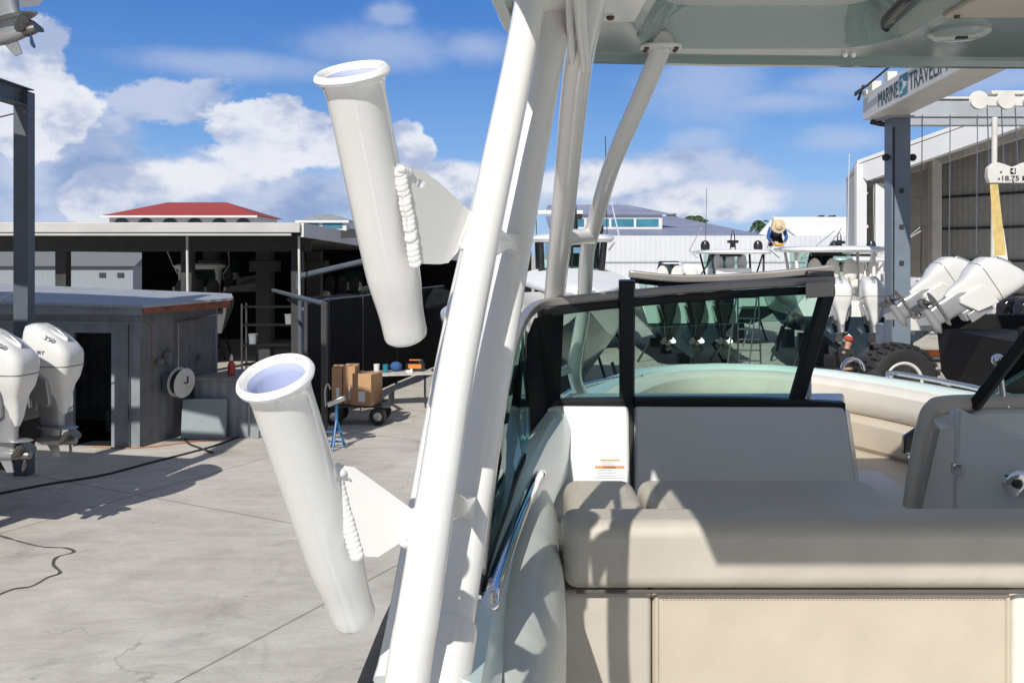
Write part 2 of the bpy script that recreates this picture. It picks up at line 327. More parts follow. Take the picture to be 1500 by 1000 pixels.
def text(body, name, mt, parent, M, size, width=None, ext=.002, bold=0, shear=0):
    c = bpy.data.curves.new('t', 'FONT'); c.body = body; c.size = size; c.extrude = ext; c.align_x = 'LEFT'; c.offset = bold; c.shear = shear
    t = bpy.data.objects.new('t', c); COL.objects.link(t); bpy.context.view_layer.update()
    me = bpy.data.meshes.new_from_object(t.evaluated_get(bpy.context.evaluated_depsgraph_get())); bpy.data.objects.remove(t)
    xs = [v.co.x for v in me.vertices]; w = max(xs)-min(xs); k = width/w if width else 1
    for v in me.vertices: v.co = M@V(((v.co.x-min(xs))*k, v.co.y, v.co.z))
    me.materials.clear(); me.materials.append(mt); me.name = name
    o = bpy.data.objects.new(name, me); COL.objects.link(o); o.parent = parent; return o
def frame(o, x, y):               # matrix whose local x / y axes are the given directions
    x = V(x).normalized(); y = V(y); y = (y-x*y.dot(x)).normalized(); z = x.cross(y); m = Matrix.Identity(4)
    for i in range(3): m[i][0] = x[i]; m[i][1] = y[i]; m[i][2] = z[i]; m[i][3] = o[i]
    return m
def skin(name, verts, edges, mt, parent, sub=2, root=0):
    me = bpy.data.meshes.new(name); me.from_pydata([tuple(v[0]) for v in verts], edges, []); o = bpy.data.objects.new('t', me); COL.objects.link(o)
    o.modifiers.new('s', 'SKIN').use_smooth_shade = True; q = o.modifiers.new('u', 'SUBSURF'); q.levels = sub
    for i, v in enumerate(verts):
        r = v[1] if isinstance(v[1], tuple) else (v[1], v[1]); me.skin_vertices[0].data[i].radius = r; me.skin_vertices[0].data[i].use_root = (i == root)
    bpy.context.view_layer.update(); nm = bpy.data.meshes.new_from_object(o.evaluated_get(bpy.context.evaluated_depsgraph_get())); bpy.data.objects.remove(o)
    nm.materials.clear(); nm.materials.append(mt); nm.name = name; nm.shade_smooth(); r = bpy.data.objects.new(name, nm); COL.objects.link(r)
    if parent: r.parent = parent
    return r

# ================================================================ THE SETTING
g = MB().add([(-900, -300, 0), (900, -300, 0), (900, 1500, 0), (-900, 1500, 0)], [(0, 1, 2, 3)]).build('ground', m_ground, smooth=False); struct(g)
# crack meandering over the slab on the left
cr = [(-6, 872), (20, 862), (46, 858), (70, 845), (88, 838), (78, 826), (84, 815), (108, 808), (96, 802), (60, 800), (20, 790), (-6, 782)]
cpts = spl([G(x, y, .004) for x, y in cr], 8); cm = MB()
for i in range(len(cpts)-1):
    a, b = cpts[i], cpts[i+1]; d = (b-a).normalized(); n_ = V((-d.y, d.x, 0))*(.018+.014*noise.noise(a*6))
    cm.add([a-n_, a+n_, b+n_, b-n_], [(0, 1, 2, 3)])
cm.build('crack', mat('dark_crack', (.09, .08, .07), .8, dirt=.3), g, smooth=False)
# world-space modelling under a root: WB(mb, ...) shifts the mesh by the root's own place
def rootloc(o):
    while o.parent: o = o.parent
    return o.location
def WB(mb, name, mt, parent, **k): return mb.build(name, mt, parent, M=Matrix.Translation(-V(rootloc(parent))), **k)
def offs(loop, d):       # inset a closed XY loop (counter-clockwise) by d
    n = len(loop); out = []
    for i in range(n):
        a = V(loop[i-1]); b = V(loop[(i+1) % n]); t = (b-a).normalized(); out.append((loop[i][0]-t.y*d, loop[i][1]+t.x*d))
    return out

# ================================================================ THE BOAT WE STAND IN
boat = thing('motorboat', 'pale seafoam bowrider in the foreground with white tower, two rod holders and a grey-beige bench', 'motorboat', (1.1, 1.5, .9))
half = [(-.2, -2.6), (-.2, -1.5), (-.2, -.5), (-.2, .4), (-.2, 1.0), (-.19, 1.5), (-.165, 2.0), (-.10, 2.5), (-.0, 3.0), (.15, 3.55), (.33, 4.05), (.55, 4.45), (.80, 4.68)]
outl = half+[(1.1, 4.75)]+[(2.2-x, y) for x, y in reversed(half)]      # clockwise seen from above
outl = outl[::-1]                                                       # counter-clockwise
def sect(off, z, k=1.0): return [V((x, y, CZ+z)) for x, y in offs(outl, off)]
hull = MB(); prof = [(.62, -2.55), (.34, -2.2), (.10, -1.6), (.02, -.80), (0, -.66), (0, -.62), (.015, -.59), (.06, -.575), (.13, -.57), (.145, -.58), (.15, -.60)]
hull.loft([sect(a, z) for a, z in prof], cap=False)
HULL = WB(hull, 'hull', m_greenlight, boat)
rr = MB(); lp = sect(-.012, -.69)
rr.loft([sect(-.002, -.68), sect(-.028, -.67), sect(-.03, -.62), sect(-.016, -.605), sect(.004, -.60)], cap=False); WB(rr, 'rub_rail', m_rubber, HULL)
lin = MB().loft([sect(.15, -.60), sect(.16, -1.46)], cap=False); lin.add(sect(.16, -1.46), [tuple(range(len(outl)))])
WB(lin, 'liner', m_gel, boat)

# --- bow upholstery (pads follow the coaming, both sides of the bow)
ib = [p for p in outl]
def bowband(o1, o2, z1, z2, bulge=0, ymin=2.9, side=None):
    m = MB(); n = len(outl); a = offs(outl, o1); b = offs(outl, o2); A = []; 
    idx = [i for i in range(n) if outl[i][1] > ymin and (side is None or side(outl[i]))]
    pa = spl([(a[i][0], a[i][1], 0) for i in idx], 5); pb = spl([(b[i][0], b[i][1], 0) for i in idx], 5)
    r = min(.022, (z1-z2)*.4); L = []
    for p, q in zip(pa, pb):
        d = (q-p); t = d.normalized()
        L.append([p+V((0, 0, CZ+z2)), p+V((0, 0, CZ+z1)), q-t*r*1.5+V((0, 0, CZ+z1)), q-t*r*.4+V((0, 0, CZ+z1-r*.4)), q+t*bulge+V((0, 0, CZ+z1-r*1.3)), q+t*bulge*1.2+V((0, 0, CZ+(z1+z2)/2)), q+t*bulge*.6+V((0, 0, CZ+z2+r)), q-t*r*.7+V((0, 0, CZ+z2))])
    return m.loft(L)
WB(bowband(.145, .23, -.595, -.74, .012, 3.0, lambda p: p[0] > 1.35), 'backrest_roll', m_vcream, boat)
WB(bowband(.145, .23, -.595, -.74, .012, 3.0, lambda p: p[0] < 1.5), 'backrest_roll', m_vcream, boat)
WB(bowband(.15, .25, -.743, -.90, .01, 3.0, lambda p: p[0] > 1.35), 'backrest', m_vtan, boat)
WB(bowband(.15, .25, -.743, -.90, .01, 3.0, lambda p: p[0] < 1.5), 'backrest', m_vcream, boat)
WB(bowband(.16, .66, -.90, -1.02, .01, 3.2), 'bow_seat', m_vtan, boat)
WB(bowband(.16, .64, -1.02, -1.46, 0, 3.2), 'seat_base', m_gel, boat)
# --- rails
def rail(pts, r, posts, name='grab_rail', mt=m_chrome, dz=.05):
    m = MB().tube(spl(pts, 6), r, 12)
    for p in posts: m.tube([V(p), V(p)-V((0, 0, dz))], r*.9, 10); m.lathe(V(p)-V((0, 0, dz)), (0, 0, 1), [(r*2.2, 0), (r*2.2, .004), (r, .008)], 14)
    return WB(m, name, mt, boat)
rail([P(1303, 552, 4.17), P(1308, 546, 4.17), P(1400, 562, 3.8), P(1500, 585, 3.42), P(1620, 622, 3.0)], .011, [P(1305, 549, 4.15), P(1455, 575, 3.55)], dz=.03)
rail([P(824, 580, 3.5), P(850, 566, 3.75), P(905, 553, 4.1), P(940, 551, 4.3)], .009, [P(826, 578, 3.52), P(936, 551, 4.28)], 'bow_rail', dz=.03)
hp = MB(); ring = [P(1250, 541, 4.5)+V((.055*math.cos(a), .01, .055*math.sin(a))) for a in [math.pi*i/10 for i in range(11)]]
hp.tube(ring, .008, 8); ring2 = [p+V((.015, .03, -.012)) for p in ring]; hp.tube(ring2, .006, 8); WB(hp, 'cleat', m_chrome, boat)
gr = MB(); a, b = P(723, 862, 1.46), P(788, 698, 2.2)
gr.tube(spl([P(716, 888, 1.40), P(722, 862, 1.44), a.lerp(b, .3)+V((0, 0, .012)), a.lerp(b, .7)+V((0, 0, .012)), P(786, 699, 2.2), P(792, 694, 2.27)], 8), [.016]*4+[.0145]*33+[.014]*4, 16)
gr.ball(P(717, 884, 1.405), (.017, .024, .014)); gr.ball(P(791, 695, 2.25), (.015, .024, .013)); WB(gr, 'grab_rail', m_chrome, boat)
# --- port coaming pad inside the gunwale
cp = MB(); L = []
for y, x0, x1, zt in ((2.33, .005, .10, -.60), (2.28, -.01, .118, -.575), (2.1, -.03, .122, -.572), (1.8, -.045, .115, -.575), (1.5, -.05, .10, -.58), (1.3, -.05, .072, -.59), (1.1, -.05, .045, -.61), (.9, -.05, .03, -.63), (.5, -.05, .03, -.64)):
    q = (x1-x0); L.append([V((x0, y, CZ+zt-.5)), V((x0, y, CZ+zt-.01)), V((x0+q*.25, y, CZ+zt+.005)), V((x0+q*.55, y, CZ+zt+.004)), V((x0+q*.8, y, CZ+zt-.018)), V((x0+q*.95, y, CZ+zt-.06)), V((x1-.004, y, CZ+zt-.13)), V((x1-.008, y, CZ+zt-.25)), V((x1-.016, y, CZ+zt-.38)), V((x1-.03, y, CZ+zt-.6))])
cp.loft(L); WB(cp, 'coaming_pad', mat('pale_green_vinyl', (.50, .52, .475), .4, crease=.15, var=.03, scale=20, bump=.1, bscale=800), boat, sub=1)
# raised moulding under the side screen
ml = MB(); L = []
for px, py, d in ((818, 596, 2.72), (786, 640, 2.42), (765, 680, 2.2), (735, 755, 1.85), (706, 845, 1.50), (690, 905, 1.32), (668, 990, 1.1)):
    p = P(px, py, d); L.append([p+V(o) for o in ((-.09, 0, -.16), (-.07, 0, -.03), (-.045, 0, -.004), (.0, 0, 0), (.03, 0, -.012), (.05, 0, -.05), (.055, 0, -.16))])
ml.loft(L); WB(ml, 'screen_moulding', m_greenlight, boat)

# --- port console wall, glove box side and cushions
def panel(pts, th, mt, name, par, bevel=.01): 
    n = (V(pts[1])-V(pts[0])).cross(V(pts[2])-V(pts[1])).normalized(); 
    if n.y < 0: n = -n
    return WB(MB().prism(pts, n*th), name, mt, par, bevel=bevel)
wp0 = P(806, 592, 2.70); wpn = (P(922, 593, 2.70)-wp0).cross(P(924, 760, 2.52)-wp0).normalized()
def onwall(px, py, o=0):
    d = P(px, py, 1)-V((0, 0, CZ)); c0 = V((0, 0, CZ)); return c0+d*((wp0-c0).dot(wpn)/d.dot(wpn)-.0)-d*o
pw = [P(806, 592, 2.70), P(922, 593, 2.70), P(924, 760, 2.52), P(760, 760, 2.45), P(781, 690, 2.5), P(790, 640, 2.6), P(797, 603, 2.68)]
pw = [onwall(*q_) for q_ in ((806, 592), (922, 593), (924, 760), (760, 760), (781, 690), (790, 640), (797, 603))]
WALL = panel(pw, .05, m_gel, 'console_wall', boat, .012)
panel([P(928, 593, 2.70), P(1238, 594, 2.72), P(1256, 720, 2.56), P(1262, 760, 2.52), P(929, 760, 2.50)], .05, m_cons, 'console_door', boat, .012)
panel([P(1238, 596, 2.735), P(1244, 600, 3.05), P(1268, 760, 2.95), P(1262, 760, 2.58)], .02, m_cons, 'console_side', boat, .004)
WB(MB().hexa([P(800, 596, 2.75), P(1236, 596, 2.77), P(1236, 575, 3.0), P(830, 575, 3.0), P(790, 612, 2.75), P(1238, 610, 2.77), P(1238, 590, 3.0), P(820, 590, 3.0)]), 'dash', m_cons, boat, bevel=.01)
# warning decals
for (x0, y0, x1, y1, big) in ((879, 672, 908, 682.5, 0), (871, 681.5, 915, 700, 1)):
    def dp(px, py, o=.0): 
        return onwall(px, py, .004+o)
    dk = MB().add([dp(x0, y0), dp(x1, y0), dp(x1, y1), dp(x0, y1)], [(0, 1, 2, 3)]); d = WB(dk, 'warning_label', m_paper, WALL, smooth=False)
    hh = 4.3 if big else 2.6
    WB(MB().add([dp(x0+.6, y0+.6, .001), dp(x1-.6, y0+.6, .001), dp(x1-.6, y0+hh, .001), dp(x0+.6, y0+hh, .001)], [(0, 1, 2, 3)]), 'header', m_orange, d, smooth=False)
    lm = MB()
    for k in range(5 if big else 3):
        yy = y0+hh+1.8+k*2.3
        if yy > y1-1: break
        w = random.uniform(.6, .95); lm.add([dp(x0+3, yy, .001), dp(x0+3+(x1-x0-6)*w, yy, .001), dp(x0+3+(x1-x0-6)*w, yy+.7, .001), dp(x0+3, yy+.7, .001)], [(0, 1, 2, 3)])
    WB(lm, 'small_print', mat('grey_print', (.35, .35, .35)), d, smooth=False)
    if big:
        t = text('WARNING', 'lettering', m_text, d, Matrix.Translation(-V(rootloc(d))) @ frame(dp(x0+13, y0+3.9, .002), (1, 0, 0), (0, .1, 1)), .0075, .036, .0001, shear=.3)
def cush(x0, x1, y0, y1, z0, z1, mt, name, b=.03, par=boat, seg=5): return WB(MB().box(((x0+x1)/2, (y0+y1)/2, CZ+(z0+z1)/2), (x1-x0, y1-y0, z1-z0)), name, mt, par, bevel=b, seg=seg)
cush(.132, .315, 1.97, 2.315, -1.2, -.583, m_vgrey, 'seat_cushion', .035)
cush(.322, .93, 1.97, 2.315, -1.2, -.583, m_vgrey, 'seat_cushion', .035)
# --- the bench back facing us
bol = cush(.105, 1.75, 1.80, 1.93, -.685, -.546, m_vgrey, 'bench_bolster', .030)
WB(MB().tube([V((.13, 1.797, CZ-.683)), V((1.72, 1.797, CZ-.683))], .004, 8), 'piping', mat('dark_seam', (.10, .09, .08), .7), bol)
cush(.10, .286, 1.815, 1.93, -1.30, -.690, m_vgrey, 'bench_side_panel', .014)
cush(.289, 1.022, 1.818, 1.93, -1.30, -.690, m_vtan, 'bench_back_panel', .010)
cush(1.025, 1.75, 1.815, 1.93, -1.30, -.690, m_vcream, 'bench_side_panel', .014)
for x in (.296, 1.015): WB(MB().tube([V((x, 1.8165, CZ-1.2)), V((x, 1.8165, CZ-.70))], .0045, 8), 'piping', m_vtan, boat)
WB(MB().tube([V((.296, 1.8165, CZ-.697)), V((1.015, 1.8165, CZ-.697))], .0045, 8), 'piping', m_vtan, boat)
st_ = MB()
for k in range(90): st_.box((.31+k*.00785, 1.8168, CZ-.707), (.0045, .0018, .0012))
WB(st_, 'stitching', mat('stitch_thread', (.40, .35, .28), .8), boat)
WB(MB().tube([P(817, 797, 1.86), P(818, 830, 1.85), P(821, 1100, 1.84)], .006, 10), 'bench_trim', m_chrome, boat)
WB(MB().box((.9, 2.03, 2.45), (1.5, .18, .5)), 'bench_base', m_gel, boat, bevel=.02)

# --- windscreen: port pane, side pane, starboard pane
def bar(pts, w, h, mt, name, par=boat, k=6, n=4):     # flat section bar
    m = MB(); pts = [V(p) for p in pts]; P_ = spl(pts, k) if len(pts) > 2 else pts; L = []
    for i, p in enumerate(P_):
        t = (P_[min(len(P_)-1, i+1)]-P_[max(0, i-1)]).normalized(); s_ = t.cross(V((0, 0, 1))); 
        if s_.length < .2: s_ = t.cross(V((0, 1, 0)))
        s_.normalize(); u = s_.cross(t)
        L.append([p+s_*a*w/2+u*b*h/2 for a, b in ((-1, -1), (1, -1), (1, 1), (-1, 1))])
    return WB(m.loft(L), name, mt, par, bevel=min(w, h)*.22, seg=3)
top = [P(700, 838, 1.46), P(714, 715, 1.62), P(733, 590, 1.90), P(752, 505, 2.18), P(768, 466, 2.42), P(790, 447, 2.62), P(830, 440, 2.70), P(905, 432, 2.76), P(1000, 424, 2.80), P(1110, 416, 2.83), P(1222, 411, 2.86)]
TF = bar(top, .026, .027, m_framegrey, 'windscreen_top_rail')
lip = [p-V((0, 0, .028)) for p in top[5:]]; bar(lip, .02, .026, m_blackal, 'gasket', TF)
ex = MB().hexa([P(1180, 414, 2.80), P(1223, 411, 2.80), P(1222, 434, 2.80), P(1180, 437, 2.80), P(1180, 414, 2.84), P(1223, 411, 2.84), P(1222, 434, 2.84), P(1180, 437, 2.84)]); WB(ex, 'corner_cap', m_framegrey, TF, bevel=.003)
bar([P(798, 592, 2.72), P(850, 590, 2.74), P(920, 589, 2.76)], .05, .03, m_blackal, 'windscreen_bottom_rail')
bar([P(926, 589, 2.76), P(1080, 589, 2.79), P(1237, 596, 2.74)], .05, .034, m_blackal, 'windscreen_bottom_rail')
WB(MB().hexa([P(907, 412, 2.74), P(928, 412, 2.74), P(928, 592, 2.74), P(908, 592, 2.74), P(906, 409, 2.80), P(931, 409, 2.80), P(930, 592, 2.80), P(907, 592, 2.80)]), 'windscreen_post', m_blackal, boat, bevel=.004)
WB(MB().hexa([P(921, 592, 2.69), P(928, 592, 2.69), P(929, 765, 2.50), P(924, 765, 2.50), P(921, 592, 2.72), P(928, 592, 2.72), P(929, 765, 2.55), P(924, 765, 2.55)]), 'hinge_gap', m_blackal, boat, bevel=.001)
bar([P(1213, 424, 2.83), P(1166, 588, 2.80)], .03, .045, m_blackal, 'windscreen_post')
WB(MB().prism([P(822, 455, 2.74), P(816, 592, 2.72), P(800, 598, 2.68), P(778, 655, 2.46), P(764, 678, 2.38), P(772, 492, 2.38), P(782, 466, 2.5)], (.01, .02, 0)), 'corner_panel', m_matteblack, boat, bevel=.002)
def pane(pts, name='windscreen_glass', th=.005): return WB(MB().prism(pts, (0, th, 0)), name, m_glass, boat, smooth=False)
pane([P(824, 450, 2.745), P(908, 440, 2.77), P(908, 592, 2.765), P(818, 592, 2.735)])
pane([P(928, 436, 2.78), P(1208, 420, 2.84), P(1170, 588, 2.80), P(928, 588, 2.78)])
sp = [top[i] for i in (0, 1, 2, 3, 4)]; bt = [P(775, 655, 2.40), P(752, 712, 2.08), P(724, 785, 1.74), P(700, 850, 1.46)]
WB(MB().prism(sp+bt, (.005, 0, 0)), 'side_glass', m_glass, boat, smooth=False)
bar([P(780, 646, 2.45), P(755, 706, 2.1), P(727, 780, 1.75), P(697, 866, 1.42)], .018, .03, m_blackal, 'side_bottom_rail')
bar([P(745, 525, 2.1), P(742, 735, 1.98)], .018, .022, m_blackal, 'side_mullion')
# folded centre pane lying behind the port pane
FP = bar([P(921, 401, 3.02), P(1000, 408, 3.0), P(1110, 404, 2.98), P(1222, 393, 2.95)], .05, .026, m_framegrey, 'folded_centre_pane')
bar([P(923, 410, 3.03), P(1000, 417, 3.01), P(1110, 413, 2.99), P(1221, 402, 2.96)], .03, .018, m_blackal, 'gasket', FP)
WB(MB().prism([P(935, 412, 3.0), P(1200, 406, 3.0), P(1150, 470, 3.05), P(950, 480, 3.05)], (0, .005, 0)), 'glass', m_glass, FP, smooth=False)
WB(MB().box(P(1200, 403, 2.93), (.09, .03, .03)), 'latch', m_blackp, FP, bevel=.006)
def stay(a, b, r=.009):
    m = MB().tube([a, b], r, 10); m.ball(a, r*1.9); m.lathe(b, (0, 0, 1), [(r*2.4, -.006), (r*2.4, .004), (r*1.2, .01)], 12); WB(m, 'stay_post', m_chrome, boat)
stay(P(1184, 517, 2.85), P(1185, 586, 2.9)); stay(P(1462, 527, 2.6), P(1471, 592, 2.62), .0095)
bar([P(1426, 596, 2.6), P(1470, 538, 2.52), P(1560, 420, 2.4)], .03, .032, m_blackal, 'windscreen_post', k=1)
bar([P(1438, 592, 2.66), P(1500, 590, 2.7), P(1640, 588, 2.7)], .05, .022, m_blackal, 'windscreen_bottom_rail')
bar([P(1560, 420, 2.4), P(1700, 418, 2.6)], .03, .03, m_framegrey, 'windscreen_top_rail')
pane([P(1436, 590, 2.64), P(1560, 425, 2.44), P(1700, 425, 2.6), P(1700, 590, 2.68)])
# --- starboard console with its head door
m = MB().tube(spl([P(1335, 760, 2.46), P(1342, 700, 2.5), P(1356, 625, 2.56), P(1366, 600, 2.58), P(1385, 592, 2.6), P(1450, 590, 2.62), P(1640, 588, 2.64)], 6), .026, 14)
WB(m, 'console_edge', m_vgrey, boat)
WB(MB().prism([P(1366, 602, 2.60), P(1640, 598, 2.66), P(1640, 790, 2.5), P(1340, 790, 2.48)], (0, .04, 0)), 'console_back', m_cons, boat, bevel=.01)
WB(MB().prism([P(1640, 600, 2.60), P(1436, 600, 2.58), P(1420, 618, 2.56), P(1640, 700, 2.52)], (0, .05, 0)), 'console_top', m_cons, boat, bevel=.012)
bar([P(1373, 628, 2.50), P(1346, 745, 2.42)], .012, .012, mat('door_seal', (.28, .26, .24), .7), 'door_seal')
WB(MB().prism([P(1368, 606, 2.57), P(1392, 618, 2.52), P(1402, 600, 2.5), P(1396, 626, 2.47), P(1380, 630, 2.47), P(1374, 622, 2.5)], (0, .03, 0)), 'door_jamb', m_cons, boat, bevel=.004)
DOOR = WB(MB().prism([P(1401, 597, 2.46), P(1410, 602, 2.44), P(1500, 640, 2.35), P(1600, 684, 2.26), P(1600, 780, 2.2), P(1396, 780, 2.40)], (.01, .03, 0)), 'head_door', m_cons, boat, bevel=.008)
h = MB().box(P(1400.5, 686, 2.41), (.020, .02, .032)); h.tube([P(1398, 678, 2.40), P(1398, 694, 2.40)], .005, 8); WB(h, 'hinge', m_chrome, DOOR, bevel=.002)
lt = MB().lathe(P(1490, 708, 2.315), (.15, -1, 0), [(.036, -.01), (.036, .004), (.030, .007), (.012, .006)], 24); LT = WB(lt, 'latch', m_chrome, DOOR)
WB(MB().lathe(P(1489, 708, 2.307), (.15, -1, 0), [(.012, -.004), (.012, .006), (.009, .008)], 16), 'latch_button', m_blackp, LT)
WB(MB().tube([P(1328, 667, 3.25), P(1342, 666, 3.25)], .012, 14), 'cup_holder', m_chrome, boat)
WB(MB().prism([P(1326, 640, 3.3), P(1350, 624, 3.3), P(1350, 668, 3.3), P(1324, 664, 3.3)], (0, .03, 0)), 'dark_gap_block', m_blackp, boat, bevel=.005)  # black block painting the dark of the gap between backrest and console
WB(MB().prism([P(1280, 770, 2.9), P(1282, 726, 3.0), P(1300, 713, 3.05), P(1335, 715, 3.05), P(1345, 770, 2.9)], (0, .25, 0)), 'step_pad', m_vcream, boat, bevel=.02)

# --- hardtop
HTL = [(-.045, .485), (-.045, 1.0), (-.045, 1.35), (-.04, 1.6), (-.012, 1.86), (.06, 2.05), (.2, 2.17), (.5, 2.2), (1.2, 2.23), (1.9, 2.24), (2.15, 2.1), (2.27, 1.8), (2.3, .485)]
Z0 = CZ+.465
def ins(loop, d): return offs([p for p in loop[::-1]], d)[::-1]
o0 = [V((x, y, Z0)) for x, y in HTL]; o1 = [V((x, y, Z0+.02)) for x, y in ins(HTL, -.012)]; o2 = [V((x, y, Z0+.075)) for x, y in ins(HTL, .03)]; o3 = [V((x, y, Z0+.10)) for x, y in ins(HTL, .15)]
i1 = [V((x, y, Z0)) for x, y in ins(HTL, .022)]; i2 = [V((x, y, Z0+.012)) for x, y in ins(HTL, .034)]
rec = rrect(.565, 1.31, .295, .755, .14, 6); rec = [(x+(0 if y < 1.8 else 0), y) for x, y in rec]
rec2 = rrect(1.72, 1.30, .42, .70, .14, 6)
ht = MB(); ht.loft([i2, i1, o0, o1, o2, o3], cap=False); ht.add(o3, [tuple(range(len(o3)))])
r0 = [V((x, y, Z0+.012)) for x, y in rec]; q0 = [V((x, y, Z0+.012)) for x, y in rec2]
allp = i2+r0+q0; tris = tessellate_polygon([i2, r0, q0]); ht.add(allp, [tuple(t) for t in tris])
for rc in (rec, rec2):
    lo = [[V((x, y, Z0+z)) for x, y in (offs(rc, d) if d else rc)] for d, z in ((0, .012), (.008, .004+.016), (.03, .07), (.06, .098))]; ht.loft(lo, cap=False)
HT = WB(ht, 'hardtop', m_green, boat)
for rc in (rec, rec2):
    WB(MB().prism([V((x, y, Z0+.0965)) for x, y in offs(rc, .055)], (0, 0, .003)), 'ceiling_panel', m_gel, HT, smooth=False)
# mounting flange plates, bolts, light, hatch
def bolts(pts, r, mt=m_bevel, par=HT, z=Z0+.012):
    for x, y in pts: WB(MB().lathe((x, y, z), (0, 0, -1), [(r, -.002), (r, .003), (r*.6, .006)], 12), 'bolt', mt, par)
FT = P(968, 72, 2.03); fx, fy = FT.x, FT.y
fl = MB().prism([V((x, y, Z0+.004)) for x, y in rrect(fx, fy, .048, .03, .028, 5)], (0, 0, .008)); FL = WB(fl, 'mounting_foot', m_powder, HT, bevel=.002)
bolts([(fx-.034, fy-.012), (fx-.034, fy+.012), (fx+.034, fy-.012), (fx+.034, fy+.012)], .0055, par=FL, z=Z0+.004)
WB(MB().box((.15, 1.55, Z0+.009), (.2, .5, .008)), 'mounting_plate', m_gel, HT, bevel=.002); bolts([(.195, 1.76), (.1, 1.78)], .008, z=Z0+.004)
for x, d in ((1238, 2.12), (1250, 2.12)):
    p = P(x, 77, d); WB(MB().lathe((p.x, p.y, Z0+.012), (0, 0, -1), [(.008, -.002), (.008, .002), (.004, .008)], 12), 'snap', m_chrome, HT)
sx, sy = 655/F*1.90, 1.90
WB(MB().lathe((sx, sy, Z0+.012), (0, 0, -1), [(.062, -.002), (.062, .006), (.05, .014), (.03, .018), (.001, .019)], 28), 'ceiling_light', mat('frosted_light_lens', (.35, .40, .38), .2, coat=.3), HT)
WB(MB().box((sx-.005, sy-.02, Z0-.008), (.022, .012, .004)), 'sensor', m_blackp, HT)
hx, hy = 720/F*1.72, 1.68
HA = WB(MB().box((hx+.03, hy-.02, Z0+.008), (.26, .2, .012)), 'hatch', mat('tan_plastic_hatch', (.45, .40, .34), .4), HT, bevel=.004); bolts([(hx-.08, hy+.06), (hx+.13, hy+.06)], .006, par=HA, z=Z0+.002)
hd = MB().tube(spl([P(1303, 36, 1.98), P(1300, 30, 1.93), P(1330, -2, 1.75), P(1345, -20, 1.70)], 4), .013, 10); hd.ball(P(1304, 36, 1.98), .02); WB(hd, 'grab_handle', m_blackp, HT)
WB(MB().tube([P(1306, 30, 1.90), P(1338, -5, 1.74)], .006, 8), 'handle_trim', m_chrome, HT)

# --- tower tubes
def ptube(pts, r, name='tower_tube', k=8, n=28, mt=m_powder): return WB(MB().tube(spl([P(*p) for p in pts], k), r, n), name, mt, boat)
T1 = ptube([(x, y, d*.9) for x, y, d in ((535, 1450, .81), (598, 985, .93), (613, 896, .955), (640, 720, 1.04), (670, 532, 1.13), (712, 322, 1.21), (758, 102, 1.30), (782, -25, 1.345), (798, -92, 1.37), (816, -170, 1.40))], .02115)
T2 = ptube([(640, 1050, 1.10), (655, 950, 1.15), (672, 850, 1.22), (704, 650, 1.36), (733, 480, 1.46), (759, 330, 1.56), (800, 102, 1.70), (823, -30, 1.78)], .0300)
ptube([(571, 1000, 1.0), (592, 905, 1.05), (656, 540, 1.25), (690, 380, 1.33), (744, 150, 1.46), (770, 40, 1.52), (784, -30, 1.56)], .0195, n=20)
T3 = ptube([(880, -40, 1.55), (866, 0, 1.66), (846, 100, 1.93), (832, 240, 2.25), (822, 340, 2.47), (812, 440, 2.76), (806, 520, 2.95), (800, 604, 3.08)], .032)
T4 = ptube([(972, 60, 2.02), (968, 72, 2.05), (940, 140, 2.17), (897, 240, 2.35), (873, 320, 2.58), (860, 372, 2.74), (855, 452, 2.92), (845, 510, 3.04), (841, 540, 3.10), (846, 565, 3.22), (858, 586, 3.38)], .0232)
ptube([(822, 350, 2.49), (842, 347, 2.55), (866, 347, 2.66)], .023, 'tower_brace', 2, 18)
ptube([(842, 538, 3.1), (815, 546, 3.05)], .016, 'tower_brace', 1, 14)
ptube([(848, -20, 1.5), (853, 50, 1.7), (858, 100, 1.88)], .012, 'tower_brace', 4, 16); ptube([(834, -20, 1.6), (836, 60, 1.74), (838, 92, 1.88)], .008, 'tower_brace', 4, 16)
for (a, b, w) in (((738, 350), (752, 356), .020), ((672, 735), (686, 742), .022)):
    pass
for y_, xa, da, xb, db in ((352, 712, 1.20, 752, 1.53), (738, 644, 1.04, 688, 1.30)):
    da *= .91; A = P(xa, y_, da); B = P(xb, y_+6, db); up = V((0, 0, .02))
    w = MB(); w.loft([[A+up, A-up, A-up+V((.012, 0, 0)), A+up+V((.012, 0, 0))], [A.lerp(B, .5)+up*.55, A.lerp(B, .5)-up*.55, A.lerp(B, .5)-up*.55+V((.012, 0, 0)), A.lerp(B, .5)+up*.55+V((.012, 0, 0))], [B+up, B-up, B-up+V((.012, 0, 0)), B+up+V((.012, 0, 0))]])
    WB(w, 'tower_web', m_powder, boat, bevel=.003)
WB(MB().lathe(P(660, 925, 1.17), P(672, 850, 1.22)-P(655, 950, 1.15), [(.033, -.16), (.036, -.155), (.036, .0), (.034, .008), (.0305, .010)], 26), 'tube_socket', m_powder, boat)

